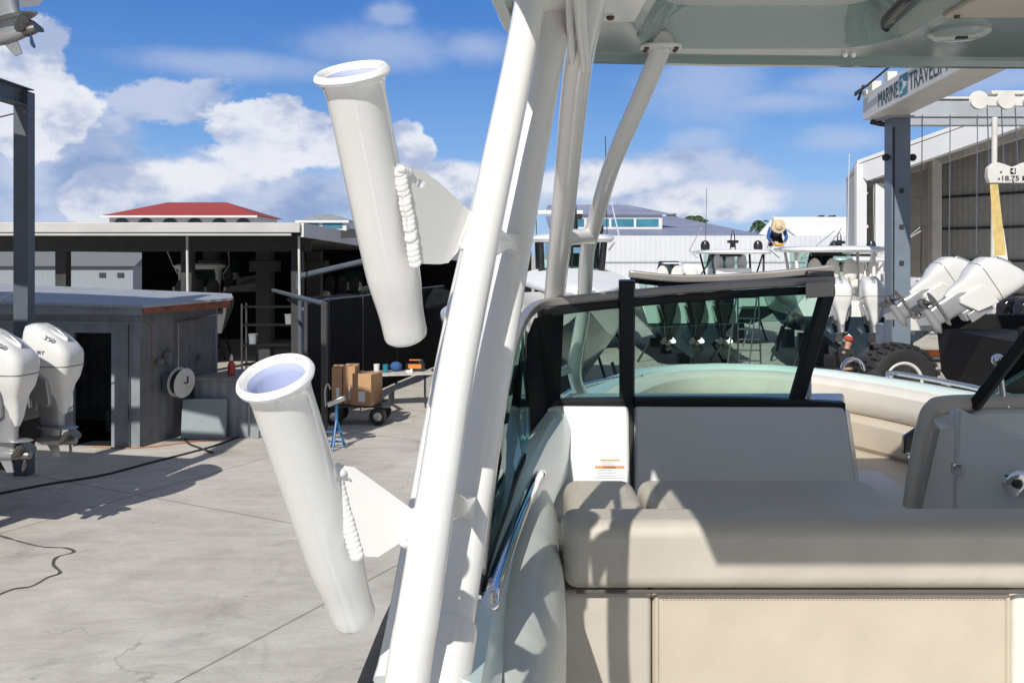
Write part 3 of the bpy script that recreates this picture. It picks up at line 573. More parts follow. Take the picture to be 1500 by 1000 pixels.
# --- rod holders
def rod_holder(K, rim, bot, plate, dh, dt, hole, beads, tubeend):
    bot = (bot[0], bot[1], bot[2]*K); rim = (rim[0], rim[1], rim[2]*K)
    A, B = P(*bot), P(*rim); ax = (B-A); Lh = ax.length; n = ax.normalized()
    pr = [(.0001, .003), (.0215, 0), (.0236, .002), (.0246, .006)]
    for i in range(9): t = i/8; pr.append((.0246+.0052*(3*t*t-2*t**3), .02+t*.07*Lh/.3))
    pr += [(.0300, Lh*.5), (.0300, Lh-.022), (.0312, Lh-.012), (.034, Lh-.006), (.0365, Lh-.0045), (.0378, Lh), (.0365, Lh+.0035), (.034, Lh+.0045), (.030, Lh+.002), (.0275, Lh-.004), (.0262, Lh-.012), (.0258, Lh*.2), (.0001, Lh*.2)]
    pr = [(r*K, h if 0 else h) for r, h in pr]
    body = WB(MB().lathe(A, ax, pr, 56), 'rod_holder', m_powder, boat)
    liner = WB(MB().lathe(A, ax, [(r*K, h) for r, h in [(.0280, Lh-.0015), (.0285, Lh-.0005), (.0345, Lh+.0052), (.0372, Lh+.003), (.0385, Lh-.0005), (.0372, Lh-.004)]], 56, cap=False), 'rim', mat('white_rim_insert', (.82, .82, .82), .35, var=.01), body)
    WB(MB().lathe(A, ax, [(r*K, h) for r, h in [(.0252, Lh*.21), (.0252, Lh-.010), (.0262, Lh-.006), (.0282, Lh-.0012)]], 56, cap=False), 'insert', mat('shade_tinted_liner', (.55, .60, .80), .45, var=.02), body)  # bluish shade of the bore is painted into the liner colour
    # welded gusset plate: a plane through the tube and the holder
    xs0, xs1 = plate[0][0], max(p[0] for p in plate)
    def q(px, py, o=0): t = (px-xs0)/(xs1-xs0); return P(px, py, 1/((1-t)/dh+t/dt))+V((o*.8, o*.6, 0))
    hl = [(hole[0]+hole[2]*math.cos(a), hole[1]+hole[3]*math.sin(a)) for a in [2*math.pi*k/20 for k in range(20)]]
    pm = MB(); T = .0045
    fr = [q(*p, -T) for p in plate]; bk = [q(*p, T) for p in plate]; hf = [q(*p, -T) for p in hl]; hb = [q(*p, T) for p in hl]
    tr = tessellate_polygon([[V((p[0], p[1], 0)) for p in plate], [V((p[0], p[1], 0)) for p in hl]])
    n_ = len(plate)
    pm.add(fr+hf, [tuple(t) for t in tr]); pm.add(bk+hb, [tuple(t) for t in tr]); pm.loft([fr, bk], cap=False); pm.loft([hf, hb], cap=False)
    br = WB(pm, 'bracket', m_powder, body, smooth=False)
    wm = MB(); (x0, y0), (x1, y1), nb = beads
    for s_ in range(nb):
        t = s_/(nb-1); px, py = x0+(x1-x0)*t+random.uniform(-1.0, 1.0), y0+(y1-y0)*t
        c = q(px, py, -.004); m = Matrix.Rotation(R(-26), 4, 'Y')
        b = MB().ball((0, 0, 0), (.0074, .0026, .0062), 14, 8); wm.add([c+m.to_3x3()@v for v in b.v], b.f)
    for i in range(3):                        # end caps of the weld
        wm.ball(q(x0-1+i*4, y0-3+i*1.5, -.002), (.007, .006, .005), 12, 8)
    WB(wm, 'weld_bead', m_powder, body); wm = MB()
    (x0, y0), (x1, y1), nb = tubeend
    for s_ in range(nb):
        t = s_/(nb-1); px, py = x0+(x1-x0)*t, y0+(y1-y0)*t; tt = q(px, py); b = MB().ball((0, 0, 0), (.0085, .011, .006), 14, 8); m = Matrix.Rotation(R(30), 3, 'Y'); wm.add([tt+m@v for v in b.v], b.f)
    WB(wm, 'weld_bead', m_powder, body)
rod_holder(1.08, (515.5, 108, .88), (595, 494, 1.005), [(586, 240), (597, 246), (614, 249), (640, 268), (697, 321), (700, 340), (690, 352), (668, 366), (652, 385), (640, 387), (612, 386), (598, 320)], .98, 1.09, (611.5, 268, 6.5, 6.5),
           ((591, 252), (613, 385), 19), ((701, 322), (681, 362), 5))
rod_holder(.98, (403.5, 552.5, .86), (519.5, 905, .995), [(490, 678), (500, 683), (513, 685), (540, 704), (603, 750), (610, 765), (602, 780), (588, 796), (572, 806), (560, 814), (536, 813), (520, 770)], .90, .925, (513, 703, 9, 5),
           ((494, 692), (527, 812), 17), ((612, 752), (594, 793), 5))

# ================================================================ BUILDERS FOR THE YARD
def outboard(par, loc, tilt, s=1.0, cm=None, gm=None, rz=180, lettering=None, proj=None, name='outboard_motor'):
    cm = cm or m_engw; gm = gm or m_enggrey
    b = MB()
    b.loft([sel(0, .03, z, hx, hy, 3) for z, hx, hy in ((-.12, .13, .23), (-.3, .10, .20), (-.5, .075, .18), (-.62, .06, .19))]); 
    b.loft([sel(0, .10, z, hx, hy, 2.2) for z, hx, hy in ((-.625, .13, .30), (-.61, .15, .33), (-.60, .13, .30))])
    b.loft([sel(0, .02, z, hx, hy, 2.2) for z, hx, hy in ((-.60, .05, .17), (-.72, .035, .15), (-.80, .03, .13))])
    b.lathe((0, -.26, -.80), (0, 1, 0), [(.004, 0), (.04, .05), (.068, .13), (.075, .25), (.07, .42), (.055, .50)], 18)
    b.prism([(-.008, -.06, -.85), (-.008, .12, -.85), (-.008, .16, -1.03), (-.008, .06, -1.04)], (.016, 0, 0))
    o = b.build(name, gm, par, bevel=0); o.location = loc; o.rotation_euler = Matrix.Rotation(R(rz), 3, 'Z').__matmul__(Matrix.Rotation(R(tilt), 3, 'X')).to_euler(); o.scale = (s, s, s)
    c = MB().loft([sel(0, cy, z, hx, hy, e, 32) for z, hx, hy, cy, e in ((-.42, .045, .06, .18, 2.6), (-.30, .085, .12, .16, 3.4), (-.15, .12, .19, .11, 4), (-.02, .16, .25, .07, 4.4), (.10, .215, .33, .05, 4.4), (.26, .25, .37, .045, 4.4), (.45, .255, .375, .045, 4.4), (.60, .245, .365, .04, 4.4), (.74, .215, .33, .02, 4), (.82, .18, .28, -.01, 3.6), (.85, .12, .2, -.03, 3))])
    for p in c.v: p.z -= max(0, p.z-.38)*1.15*max(0, p.y+.08); p.y -= max(0, p.z-.5)*.12
    C_ = c.build('cowling', cm, o)
    sm = MB().loft([[v*1 for v in sel(0, .045, z, .2535+.0*z, .3735, 4.4, 40)] for z in (.262, .272)], cap=False); sm.build('seam', m_darksteel, C_)
    ridge = MB().prism([(-.03, -.15, .80), (-.03, .10, .80), (-.03, .30, .66), (-.03, .30, .60), (-.03, .0, .70)], (.06, 0, 0)); ridge.build('air_scoop', gm, o, bevel=.01)
    lc = MB(); 
    for sd in (-1, 1):
        yz = [(-.24, -.16), (.03, -.32), (.10, -.28), (.12, .08), (.0, .16), (-.28, .18)]; xo = lambda z: .135+.115*min(1, max(0, (z+.34)/.42))
        lc.loft([[V((sd*(xo(z)+.004), y, z)) for y, z in yz], [V((sd*(xo(z)-.08), y, z)) for y, z in yz]])
    lc.build('side_panel', (m_engw if cm is m_engw and tilt > 20 else gm), o, bevel=.012)
    p = MB().lathe((0, .23, -.80), (0, 1, 0), [(.055, 0), (.062, .02), (.058, .12), (.048, .17), (.03, .17)], 16)
    for k in range(3):
        a = 2*math.pi*k/3+.4; u = V((math.cos(a), 0, math.sin(a))); w = V((-math.sin(a), 0, math.cos(a))); y = V((0, 1, 0)); q = V((0, .30, -.80))
        prf = [(.05, -.045, -.05, .05, .05), (.11, -.09, -.05, .085, .045), (.165, -.085, -.04, .10, .04), (.20, -.04, -.02, .07, .03)]
        L = []
        for r_, w0, y0, w1, y1 in prf: L.append([q+u*r_+w*w0+y*y0, q+u*r_+w*w1+y*y1, q+u*r_+w*w1+y*(y1+.008), q+u*r_+w*w0+y*(y0+.008)])
        p.loft(L)
    p.build('propeller', proj or m_prop, o)
    br = MB().box((-.13, -.27, -.12), (.04, .16, .42)).box((.13, -.27, -.12), (.04, .16, .42)).box((0, -.22, -.2), (.2, .16, .34)).tube([(-.17, -.24, .02), (.17, -.24, .02)], .035, 10)
    br.build('bracket', m_blackp if cm is m_engb else m_enggrey, o, bevel=.01)
    if lettering:
        if lettering.get('top'):
            text(lettering['top'], 'lettering', m_text, o, frame((.236, .06, .66), (-.02, 1, -.42), (-.42, .3, 1)), .085, .17, .004)
        if lettering.get('side'):
            text(lettering['side'], 'lettering', m_text, o, frame((-.257, .16, .44), (0, -1, 0), (0, 0, 1)), .075, .36, .004); text(lettering['side'], 'lettering', m_text, o, frame((.257, -.26, .44), (0, 1, 0), (0, 0, 1)), .075, .36, .004)
    return o
def make_boat(label, loc, rz, L=9, B=2.9, zk=.75, zs=2.4, hm=m_gel, bm=m_blackhull, group='boats stored in the yard', top=None, engines=0, em=None, tilt=0, sp=.75, console=True, cradle=True, chf=.38, name='motorboat', es=1.0, lettering=None, interior=m_vcream, cat='motorboat', eo=(-.32, -.45)):
    r = thing(name, label, cat, loc, R(rz), group)
    def half_w(t): return B/2*(1-max(0, (t-.45)/.55)**2.3)*(.94+.06*min(1, t*3))
    def sheer(t): return zs+(.35*t*t)
    def keel(t): return zk+max(0, (t-.72)/.28)**2*(zs-zk)*.85
    up = MB(); lo = MB(); Lu = []; Ll = []
    for i in range(15):
        t = i/14*.995; y = t*L; w = max(.01, half_w(t)); s_ = sheer(t); k = keel(t); ch = k+(s_-k)*chf; cw = w*(.86-.25*t)
        ol = [V((-w*.9, y, s_-.25)), V((-w*.93, y, s_-.02)), V((-w, y, s_)), V((-w*1.01, y, s_-.06)), V((-w*.97, y, s_-.35)), V((-cw, y, ch)), V((cw, y, ch)), V((w*.97, y, s_-.35)), V((w*1.01, y, s_-.06)), V((w, y, s_)), V((w*.93, y, s_-.02)), V((w*.9, y, s_-.25))]
        Lu.append(ol); Ll.append([V((-cw, y, ch)), V((-cw*.5, y, (ch+k)/2-.03)), V((0, y, k)), V((cw*.5, y, (ch+k)/2-.03)), V((cw, y, ch))])
    up.loft(Lu); lo.loft(Ll); H = up.build('hull', hm, r); lo.build('hull_bottom', bm, r)
    MB().loft([[V((x*1.012, y, z)) for x, y, z in ((-half_w(t), t*L, sheer(t)-.05), (-half_w(t), t*L, sheer(t)-.11))] for t in [i/14*.99 for i in range(15)]], cap=False, closed=False).build('rub_rail', m_blackp, H)
    if cradle:
        for y in (L*.15, L*.5, L*.75): MB().box((0, y, zk/2-.02), (.35, .4, zk)).build('keel_block', m_darksteel, r, bevel=.01)
        for sx in (-1, 1):
            for y in (L*.2, L*.6): MB().tube([(sx*B*.42, y, .02), (sx*B*.30, y, zk+.35)], .04, 8).build('hull_stand', m_darksteel, r)
    if console:
        cz = zs-.25
        MB().loft([rl(0, L*.42, cz+z, hx, hy) for z, hx, hy in ((-.3, .45, .55), (.55, .42, .5), (.8, .36, .25))]).build('console', m_gel, r)
        MB().prism([(-.42, L*.42+.45, cz+.6), (.42, L*.42+.45, cz+.6), (.36, L*.42+.1, cz+1.25), (-.36, L*.42+.1, cz+1.25)], (0, .02, 0)).build('windscreen', m_glassfar, r)
        for sx in (-.5, 0, .5):
            s_ = MB().box((sx, L*.28, cz+.25), (.42, .45, .5)); s_.ball((sx, L*.28-.18, cz+.75), (.22, .09, .36)); s_.build('helm_seat', interior, r, bevel=.04)
    if top:
        w, l, zt, yc = top['w'], top['l'], top['z'], top.get('y', L*.40)
        t_ = MB().loft([rl(0, yc, zt+dz, w/2*k, l/2*k2) for dz, k, k2 in ((-.12, .93, .95), (-.05, 1, 1), (0, .99, .99), (.05, .88, .92), (.07, .5, .6))]); t_.build('hardtop', m_gel, r)
        lg = top.get('legmat', m_powder); lr_ = top.get('lr', .045)
        for sx in (-1, 1):
            MB().tube([(sx*.62*w/2, yc+l*.12, zs-.45), (sx*.72*w/2, yc+l*.36, zt-.08)], lr_, 10).build('hardtop_leg', lg, r)
            MB().tube([(sx*.66*w/2, yc-l*.38, zs-.45), (sx*.72*w/2, yc-l*.30, zt-.08)], lr_, 10).build('hardtop_leg', lg, r)
        for sx in (-1, 1):
            MB().tube([(sx*.66*w/2, yc-l*.36, zt-.10), (sx*.80*w/2, yc+l*.20, zs-.1)], lr_*.8, 8).build('hardtop_leg', lg, r)
            MB().tube([(sx*.45*w, yc+l*.1, zt-.3), (sx*.56*w, yc+l*.16, zt+.02), (sx*.60*w, yc-1.8, zt+.9)], .018, 6).build('outrigger', m_powder, r)
        fp = [(-.62*w/2, yc+l*.30, zs+.25), (.62*w/2, yc+l*.30, zs+.25), (.62*w/2, yc+l*.36, zt-.12), (-.62*w/2, yc+l*.36, zt-.12)]
        MB().prism(fp, (0, .02, 0)).build('front_screen', m_glass, r, smooth=False)
        MB().tube([(0, yc+l*.29, zs+.25), (0, yc+l*.35, zt-.12)], .03, 6).build('screen_mullion', m_blackp, r)
        MB().box((0, yc+l*.1, zt-.17), (.9, .4, .12)).build('overhead_box', m_blackp, r, bevel=.02)
        MB().box((0, yc-l*.1, zs+.02), (w*.5, .12, .5)).build('leaning_post', interior, r, bevel=.04)
        for e in top.get('gear', []): gear(r, yc, zt+.05, *e)
    if engines:
        for k in range(engines):
            x = (k-(engines-1)/2)*sp; outboard(r, (x, eo[0], zs+eo[1]), tilt, es, em, m_engb if em is m_engb else None, lettering=lettering)
    return r
def rl(cx, cy, z, hx, hy): return sel(cx, cy, z, hx, hy, 4, 20)
def gear(r, yc, z, kind, x, y, h=.4):
    y += yc
    if kind == 'dome': MB().lathe((x, y, z-.02), (0, 0, 1), [(.12, 0), (.17, .03), (.19, .12), (.185, .25), (.14, .36), (.05, .41), (.001, .42)], 18).build('antenna_dome', h if not isinstance(h, float) else m_blackp, r)
    if kind == 'whip': MB().tube([(x, y, z-.05), (x+.03, y-.1, z+h)], .010, 6).build('whip_antenna', m_blackp if h < 2.6 else m_powder, r)
    if kind == 'mast':
        m = MB().tube([(x-.12, y, z-.05), (x-.06, y, z+h)], .022, 8).tube([(x+.12, y, z-.05), (x+.06, y, z+h)], .022, 8).box((x, y, z+h*.55), (.42, .2, .12)).box((x, y, z+.25), (.16, .16, .3)).tube([(x-.07, y, z+h), (x, y, z+h+.2), (x+.07, y, z+h)], .02, 8); m.build('mast', m_blackp, r)
    if kind == 'radar':
        m = MB().box((x, y, z+.25), (.08, .08, .5)).box((x, y, z+.55), (1.1, .12, .09)); m.build('radar', m_powder, r, bevel=.01)
def box_thing(name, label, cat, c, d, mt, rz=0, group=None, bevel=.01):
    c = V(c); r = MB().box((0, 0, d[2]/2), d).build(name, mt, bevel=bevel); r.location = c; r.rotation_euler = (0, 0, rz); return tag(r, label, cat, group)

# ---------------------------------------------------------------- people
def person(label, loc, rz, J, shirt, trousers, hat=None, hatmat=None, k=1.0, group=None):
    """J: joint positions in metres, local; x right, y forward"""
    r = thing('person', label, 'person', loc, R(rz), group); r.scale = (k, k, k)
    g_ = {n: V(p) for n, p in J.items()}
    vs = []; ix = {}; es = []
    def add(n, p, rad): ix[n] = len(vs); vs.append((p, rad)); return n
    add('pelvis', g_['pelvis'], (.15, .11)); add('chest', g_['chest'], (.16, .11)); add('neck', g_['neck'], .055)
    d = (g_['head']-g_['neck']).normalized(); add('head', g_['head'], (.078, .09)); add('crown', g_['head']+d*.09, (.07, .08))
    fw = g_.get('face', V((0, 1, 0))).normalized(); add('nose', g_['head']+fw*.10-d*.01, .014); es += [('head', 'nose')]
    es += [('pelvis', 'chest'), ('chest', 'neck'), ('neck', 'head'), ('head', 'crown')]
    for s_ in 'LR':
        add('sh'+s_, g_['sh'+s_], .06); add('el'+s_, g_['el'+s_], .042); add('wr'+s_, g_['wr'+s_], .028)
        es += [('chest', 'sh'+s_), ('sh'+s_, 'el'+s_), ('el'+s_, 'wr'+s_)]
        hd = (g_['wr'+s_]-g_['el'+s_]).normalized(); add('pa'+s_, g_['wr'+s_]+hd*.07, (.038, .018)); es.append(('wr'+s_, 'pa'+s_))
        sd = hd.cross(V((0, 0, 1))); sd = sd.normalized() if sd.length > .1 else V((1, 0, 0))
        for f in range(4): n = 'f%d%s' % (f, s_); add(n, g_['wr'+s_]+hd*(.145+(.01, .02, .015, -.005)[f])+sd*(f-1.5)*.02-V((0, 0, .015)), .009); es.append(('pa'+s_, n))
        add('th'+s_, g_['wr'+s_]+hd*.08+sd*.055, .01); es.append(('pa'+s_, 'th'+s_))
        add('hi'+s_, g_['hi'+s_], .085); add('kn'+s_, g_['kn'+s_], .055); add('an'+s_, g_['an'+s_], .04); add('to'+s_, g_['to'+s_], (.045, .03))
        es += [('pelvis', 'hi'+s_), ('hi'+s_, 'kn'+s_), ('kn'+s_, 'an'+s_), ('an'+s_, 'to'+s_)]
    skin('body', vs, [(ix[a], ix[b]) for a, b in es], m_skin, r)
    # shirt and trousers follow the same joints, a little larger
    sv = [(g_['pelvis']+V((0, 0, .03)), (.165, .125)), (g_['chest'], (.185, .135)), (g_['neck']-(g_['neck']-g_['chest']).normalized()*.05, .08)]; se = [(0, 1), (1, 2)]
    for s_ in 'LR': b = len(sv); sv += [(g_['sh'+s_], .075), (g_['el'+s_], .056), (g_['wr'+s_]-(g_['wr'+s_]-g_['el'+s_])*.08, .042)]; se += [(1, b), (b, b+1), (b+1, b+2)]
    skin('shirt', sv, se, shirt, r)
    tv = [(g_['pelvis'], (.17, .13))]; te = []
    for s_ in 'LR': b = len(tv); tv += [(g_['hi'+s_], .10), (g_['kn'+s_], .072), (g_['an'+s_], .058)]; te += [(0, b), (b, b+1), (b+1, b+2)]
    skin('trousers', tv, te, trousers, r)
    for s_ in 'LR':
        a, b = g_['an'+s_], g_['to'+s_]; MB().tube([a+V((0, 0, 0)), a.lerp(b, .5)-V((0, 0, .01)), b, b+(b-a).normalized()*.03], [.052, .052, .045, .03], 10).build('shoe', m_blackp, r)
    if hat:
        c = g_['head']+d*.06
        u = MB()
        if hat == 'brim': u.lathe(c, d, [(.20, .02), (.21, .026), (.11, .05), (.105, .10), (.07, .13), (.001, .135)], 20)
        else: u.lathe(c, d, [(.10, .0), (.105, .03), (.09, .08), (.04, .105), (.001, .11)], 16); u.prism([c+fw*.07+V((-.06, 0, .01)), c+fw*.07+V((.06, 0, .01)), c+fw*.17+V((.045, 0, 0)), c+fw*.17+V((-.045, 0, 0))], (0, 0, .012))
        u.build('hat', hatmat, r)
    else:
        MB().ball(g_['head']+d*.055, (.088, .098, .075), 12, 8).build('hair', m_blackcloth, r)
    return r

# ================================================================ LEFT: RACK, SHED, WAREHOUSE
# steel boat rack
rk = thing('boat_rack', 'dark blue-grey steel boat rack rising behind the white outboards at the left edge', 'boat rack', (-7.97, 14.5, 0))
def ibeam(a, b, w, h):
    a = V(a); b = V(b); m = MB(); t = (b-a).normalized(); s_ = t.cross(V((0, 0, 1))) if abs(t.z) < .9 else V((1, 0, 0)); s_.normalize(); u = s_.cross(t)
    L = []
    for p in (a, b):
        q = [(-w/2, -h/2), (w/2, -h/2), (w/2, -h/2+.018), (.008, -h/2+.018), (.008, h/2-.018), (w/2, h/2-.018), (w/2, h/2), (-w/2, h/2), (-w/2, h/2-.018), (-.008, h/2-.018), (-.008, -h/2+.018), (-w/2, -h/2+.018)]
        L.append([p+s_*x+u*y for x, y in q])
    return m.loft(L)
for x, y in ((-7.97, 14.5), (-7.97, 8.6), (-13.5, 14.5), (-13.5, 8.6)): WB(MB().box((x, y, 3.12), (.235, .22, 6.24)), 'column', m_steel, rk, bevel=.004)
for x in (-7.97, -13.5): WB(ibeam((x, 14.6, 6.15), (x, 8.5, 6.15), .22, .30), 'beam', m_steel, rk, smooth=False)
WB(ibeam((-14, 14.5, 3.1), (-8.1, 14.5, 3.1), .2, .25), 'beam', m_steel, rk, smooth=False) if False else None
for y in (9.6, 12.4): WB(MB().box((-10.8, y, 6.37), (5.8, .2, .14)), 'bunk', m_darksteel, rk)
for x0, z0, x1, z1 in ((-8.1, 5.9, -13.4, 4.6),): WB(MB().tube([(x0, 14.5, z0), (x1, 14.5, z1)], .012, 6), 'tie_rod', m_darksteel, rk)
WB(MB().tube([(-8.05, 14.45, 3.0), (-13.4, 14.45, .4)], .012, 6), 'tie_rod', m_brush, rk)
for z in (5.9, 6.05, 6.2): 
    WB(MB().lathe((-7.9, 14.385, z), (0, -1, 0), [(.014, 0), (.014, .012), (.004, .014)], 8), 'bolt', m_brush, rk)
make_boat('white boat on top of the blue-grey rack with its outboard hanging over the left edge', (-6.28, 10.3, 5.22), 78, 8.5, 2.7, 1.23, 2.1, console=False, cradle=False, engines=1, tilt=12, es=1.0, bm=m_gel, lettering={'side': 'MERCURY'})
make_boat('white boat at the left edge whose two white outboards stand before the grey shed', (-6.56, 11.5, 0), 80, 8.5, 2.8, .8, 2.32, console=False, engines=2, sp=.86, es=.94, hm=m_navy, bm=m_blackhull, lettering={'top': '350', 'side': 'MERCURY'})

# grey shed
sh = thing('storage_shed', 'low grey metal shed with open black doorway and rusty eave trim', 'shed', (-8.6, 17.5, 0))
A, B_, C_, D_ = V((-6.92, 16.5, 0)), V((-6.22, 18.75, 0)), V((-13.4, 20.2, 0)), V((-13.4, 17.05, 0))
def wallseg(a, b, z0, z1a, z1b, th=.08): 
    a = V(a); b = V(b); n = V((-(b-a).y, (b-a).x, 0)).normalized()*th
    return MB().hexa([a+V((0, 0, z0)), b+V((0, 0, z0)), b+n+V((0, 0, z0)), a+n+V((0, 0, z0)), a+V((0, 0, z1a)), b+V((0, 0, z1b)), b+n+V((0, 0, z1b)), a+n+V((0, 0, z1a))])
dr0, dr1 = A+(D_-A)*.085, A+(D_-A)*.20
WB(wallseg(dr0, A, 0, 2.5, 2.5), 'wall', m_shed, sh, smooth=False)
WB(wallseg(D_, dr1, 0, 2.68, 2.54), 'wall', m_shed, sh, smooth=False)
WB(wallseg(dr1, dr0, 2.13, 2.54, 2.5), 'wall', m_shed, sh, smooth=False)
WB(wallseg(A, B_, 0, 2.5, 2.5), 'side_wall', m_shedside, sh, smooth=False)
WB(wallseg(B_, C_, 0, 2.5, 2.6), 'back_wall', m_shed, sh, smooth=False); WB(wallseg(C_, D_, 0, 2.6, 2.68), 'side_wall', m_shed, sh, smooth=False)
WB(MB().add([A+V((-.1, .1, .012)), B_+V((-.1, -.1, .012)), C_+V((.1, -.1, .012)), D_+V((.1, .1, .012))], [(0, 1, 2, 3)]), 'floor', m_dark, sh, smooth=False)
rf = MB(); f0 = [V((-13.8, 16.75, 2.82)), V((-6.75, 16.25, 2.66)), V((-5.75, 18.3, 2.70)), V((-6.1, 19.3, 2.74)), V((-13.8, 20.5, 3.0))]
rf.loft([[p-V((0, 0, .05)) for p in f0], f0]); RF = WB(rf, 'roof', m_shroof, sh, smooth=False)
WB(wallseg(V((-6.78, 16.31, 0)), V((-5.8, 18.28, 0)), 2.50, 2.61, 2.65, .03), 'rusty_trim', m_rust, RF, smooth=False)
WB(wallseg(V((-13.7, 16.78, 0)), V((-6.8, 16.3, 0)), 2.48, 2.77, 2.61, .03), 'front_trim', m_shed, RF, smooth=False)
WB(wallseg(D_+V((0, -.03, 0)), A+V((0, -.03, 0)), 2.28, 2.38, 2.34, .02), 'wall_batten', m_shed, sh, smooth=False)
for t in (.03,): WB(MB().tube([A+(D_-A)*t+V((0, -.05, 0)), A+(D_-A)*t+V((0, -.05, 2.3))], .012, 6), 'wall_seam', m_darksteel, sh)
e = lambda t, z, o=.07: A.lerp(B_, t)+V((o, -.02, z))
WB(MB().tube([e(.42, 1.3), e(.42, 2.25), e(.44, 2.28), e(.98, 2.33)], .014, 8), 'conduit', m_brush, sh)
WB(MB().box(e(.3, 1.62), (.12, .2, .2)).box(e(.2, 1.55), (.1, .12, .1)).box(e(.72, 1.5), (.08, .1, .1)), 'junction_box', m_shedside, sh, bevel=.01)
WB(MB().tube(spl([e(.05, 2.3), e(.1, 2.2), e(.1, 1.7), e(.12, 1.5)], 4), .01, 6), 'cable', m_rust, sh)
WB(MB().box((-8.05, 18.1, .22), (.34, .3, .44)).box((-8.0, 18.4, .55), (.4, .3, .15)), 'stored_box', m_shedside, sh)
# hose reel on the side wall
hr = thing('hose_reel', 'white and rusty hose reel mounted on the side wall of the grey shed', 'hose reel', e(.25, .95, .1))
c = e(.30, 1.12, .32); WB(MB().lathe(c, (.95, -.35, -.1), [(.02, -.10), (.28, -.10), (.29, -.085), (.27, -.08), (.12, -.08), (.11, .06), (.27, .06), (.29, .07), (.28, .085), (.05, .085), (.02, .1)], 30), 'drum', m_liftwhite, hr)
WB(MB().lathe(c, (.95, -.35, -.1), [(.12, -.07), (.235, -.07), (.24, .0), (.235, .055), (.12, .055)], 26), 'coiled_hose', m_rubber, hr)
WB(MB().box(e(.28, 1.12, .14), (.28, .14, .36)), 'mount_bracket', m_steel, hr, bevel=.01); WB(MB().tube([c+V((.1, -.1, 0)), c+V((.18, -.16, .02)), c+V((.18, -.16, .14))], .018, 8), 'crank', m_darksteel, hr)
ho = MB().tube(spl([e(.5, 1.15, .35), e(.55, .8, .38), e(.5, .35, .3), e(.62, .12, .35), e(.78, .18, .3), e(.8, .5, .2)], 6), .014, 8).build('garden_hose', mat('red_hose', (.20, .05, .03), .6)); tag(ho, 'thin red hose looping down below the hose reel', 'hose')
tp = box_thing('grey_panel', 'light grey plastic table top leaning against the metal workbench', 'folded table', G(298, 643)+V((0, 0, 0)), (.86, .05, .78), mat('grey_plastic_table', (.26, .30, .32), .6, var=.08, dirt=.2), R(4), bevel=.02); tp.rotation_euler = (R(-9), 0, R(5)); tp.name = 'folded_table'
# workbench
wb = thing('workbench', 'grey steel workbench with rusty top carrying the red spray bottle', 'workbench', (-5.2, 18.2, 0))
WB(MB().hexa([(-6.3, 17.6, .0), (-4.95, 17.35, .0), (-4.6, 18.5, .0), (-5.9, 18.7, .0), (-6.3, 17.6, 1.12), (-4.95, 17.35, 1.12), (-4.6, 18.5, 1.12), (-5.9, 18.7, 1.12)]), 'cabinet', m_shed, wb, bevel=.01)
WB(MB().hexa([(-6.35, 17.5, 1.123), (-4.85, 17.25, 1.123), (-4.5, 18.6, 1.123), (-5.9, 18.8, 1.123), (-6.35, 17.5, 1.17), (-4.85, 17.25, 1.17), (-4.5, 18.6, 1.17), (-5.9, 18.8, 1.17)]), 'worktop', mat('rusty_worktop', (.24, .23, .23), .6, var=.15, dirt=.8, dirtcol=(.25, .11, .05), scale=3), wb, bevel=.006)
WB(MB().tube([(-4.9, 17.33, .05), (-4.9, 17.33, 1.1)], .03, 8).tube([(-5.15, 17.37, .05), (-5.15, 17.37, 1.1)], .02, 8), 'corner_pipe', m_brush, wb)
def bottle(loc, label, body, cap, s=1.0, group=None):
    b = MB().lathe((0, 0, 0), (0, 0, 1), [(.05, 0), (.058, .01), (.058, .17), (.045, .20), (.02, .24)], 16).build('bottle', body); b.location = loc; b.scale = (s, s, s); tag(b, label, 'bottle', group)
    MB().lathe((0, 0, .235), (0, 0, 1), [(.022, 0), (.03, .01), (.024, .05), (.008, .10)], 14).build('cap', cap, b); return b
bottle(P(339, 540, 17.8)+V((0, 0, .0)), 'red bottle with white cone cap standing on the workbench', m_red, m_paper, 1.25).location.z = 1.17

# cables and hoses on the slab
def gcable(pts, r, label, mt, z=.012, name='hose', cat='hose'):
    o = MB().tube(spl([G(x, y)+V((0, 0, z)) for x, y in pts], 10), r, 8).build(name, mt); return tag(o, label, cat)
gcable([(-30, 730), (60, 712), (150, 697), (215, 680), (262, 668), (310, 655), (352, 640)], .022, 'black hose curving over the concrete from the workbench to the left edge', m_rubber)
gcable([(135, 655), (190, 657), (230, 654), (290, 647), (360, 640)], .012, 'thin orange cord lying along the foot of the grey shed', mat('orange_cord', (.45, .16, .05), .6), name='power_cord', cat='cord')
gcable([(268, 625), (270, 640), (276, 650), (290, 656), (312, 664)], .02, 'short black lance lying by the leaning grey table', m_rubber, name='pressure_lance', cat='lance')

# open boat warehouse
wh = thing('boat_warehouse', 'long open-sided boat warehouse with white roof edge and dark interior', 'warehouse', (-12, 30, 0))
ZE = 4.42
E0, E1 = V((-34, 24.6, ZE)), V((-5.95, 25.0, ZE)); E2 = V((-1.55, 38, 3.52)); E3 = V((-1.2, 62, 3.4)); E4 = V((-60, 62, 5.2)); E5 = V((-60, 24.6, ZE))
rfm = MB(); lp = [E0, E1, E2, E3, E4, E5]; rfm.loft([[p-V((0, 0, .06)) for p in lp], lp]); WR = WB(rfm, 'roof', m_roof, wh, smooth=False)
def strip(a, b, z0, z1, th, out): a = V(a); b = V(b); o = V(out); return MB().hexa([a+V((0, 0, z0)), b+V((0, 0, z0)), b+o+V((0, 0, z0)), a+o+V((0, 0, z0)), a+V((0, 0, z1)), b+V((0, 0, z1)), b+o+V((0, 0, z1)), a+o+V((0, 0, z1))])
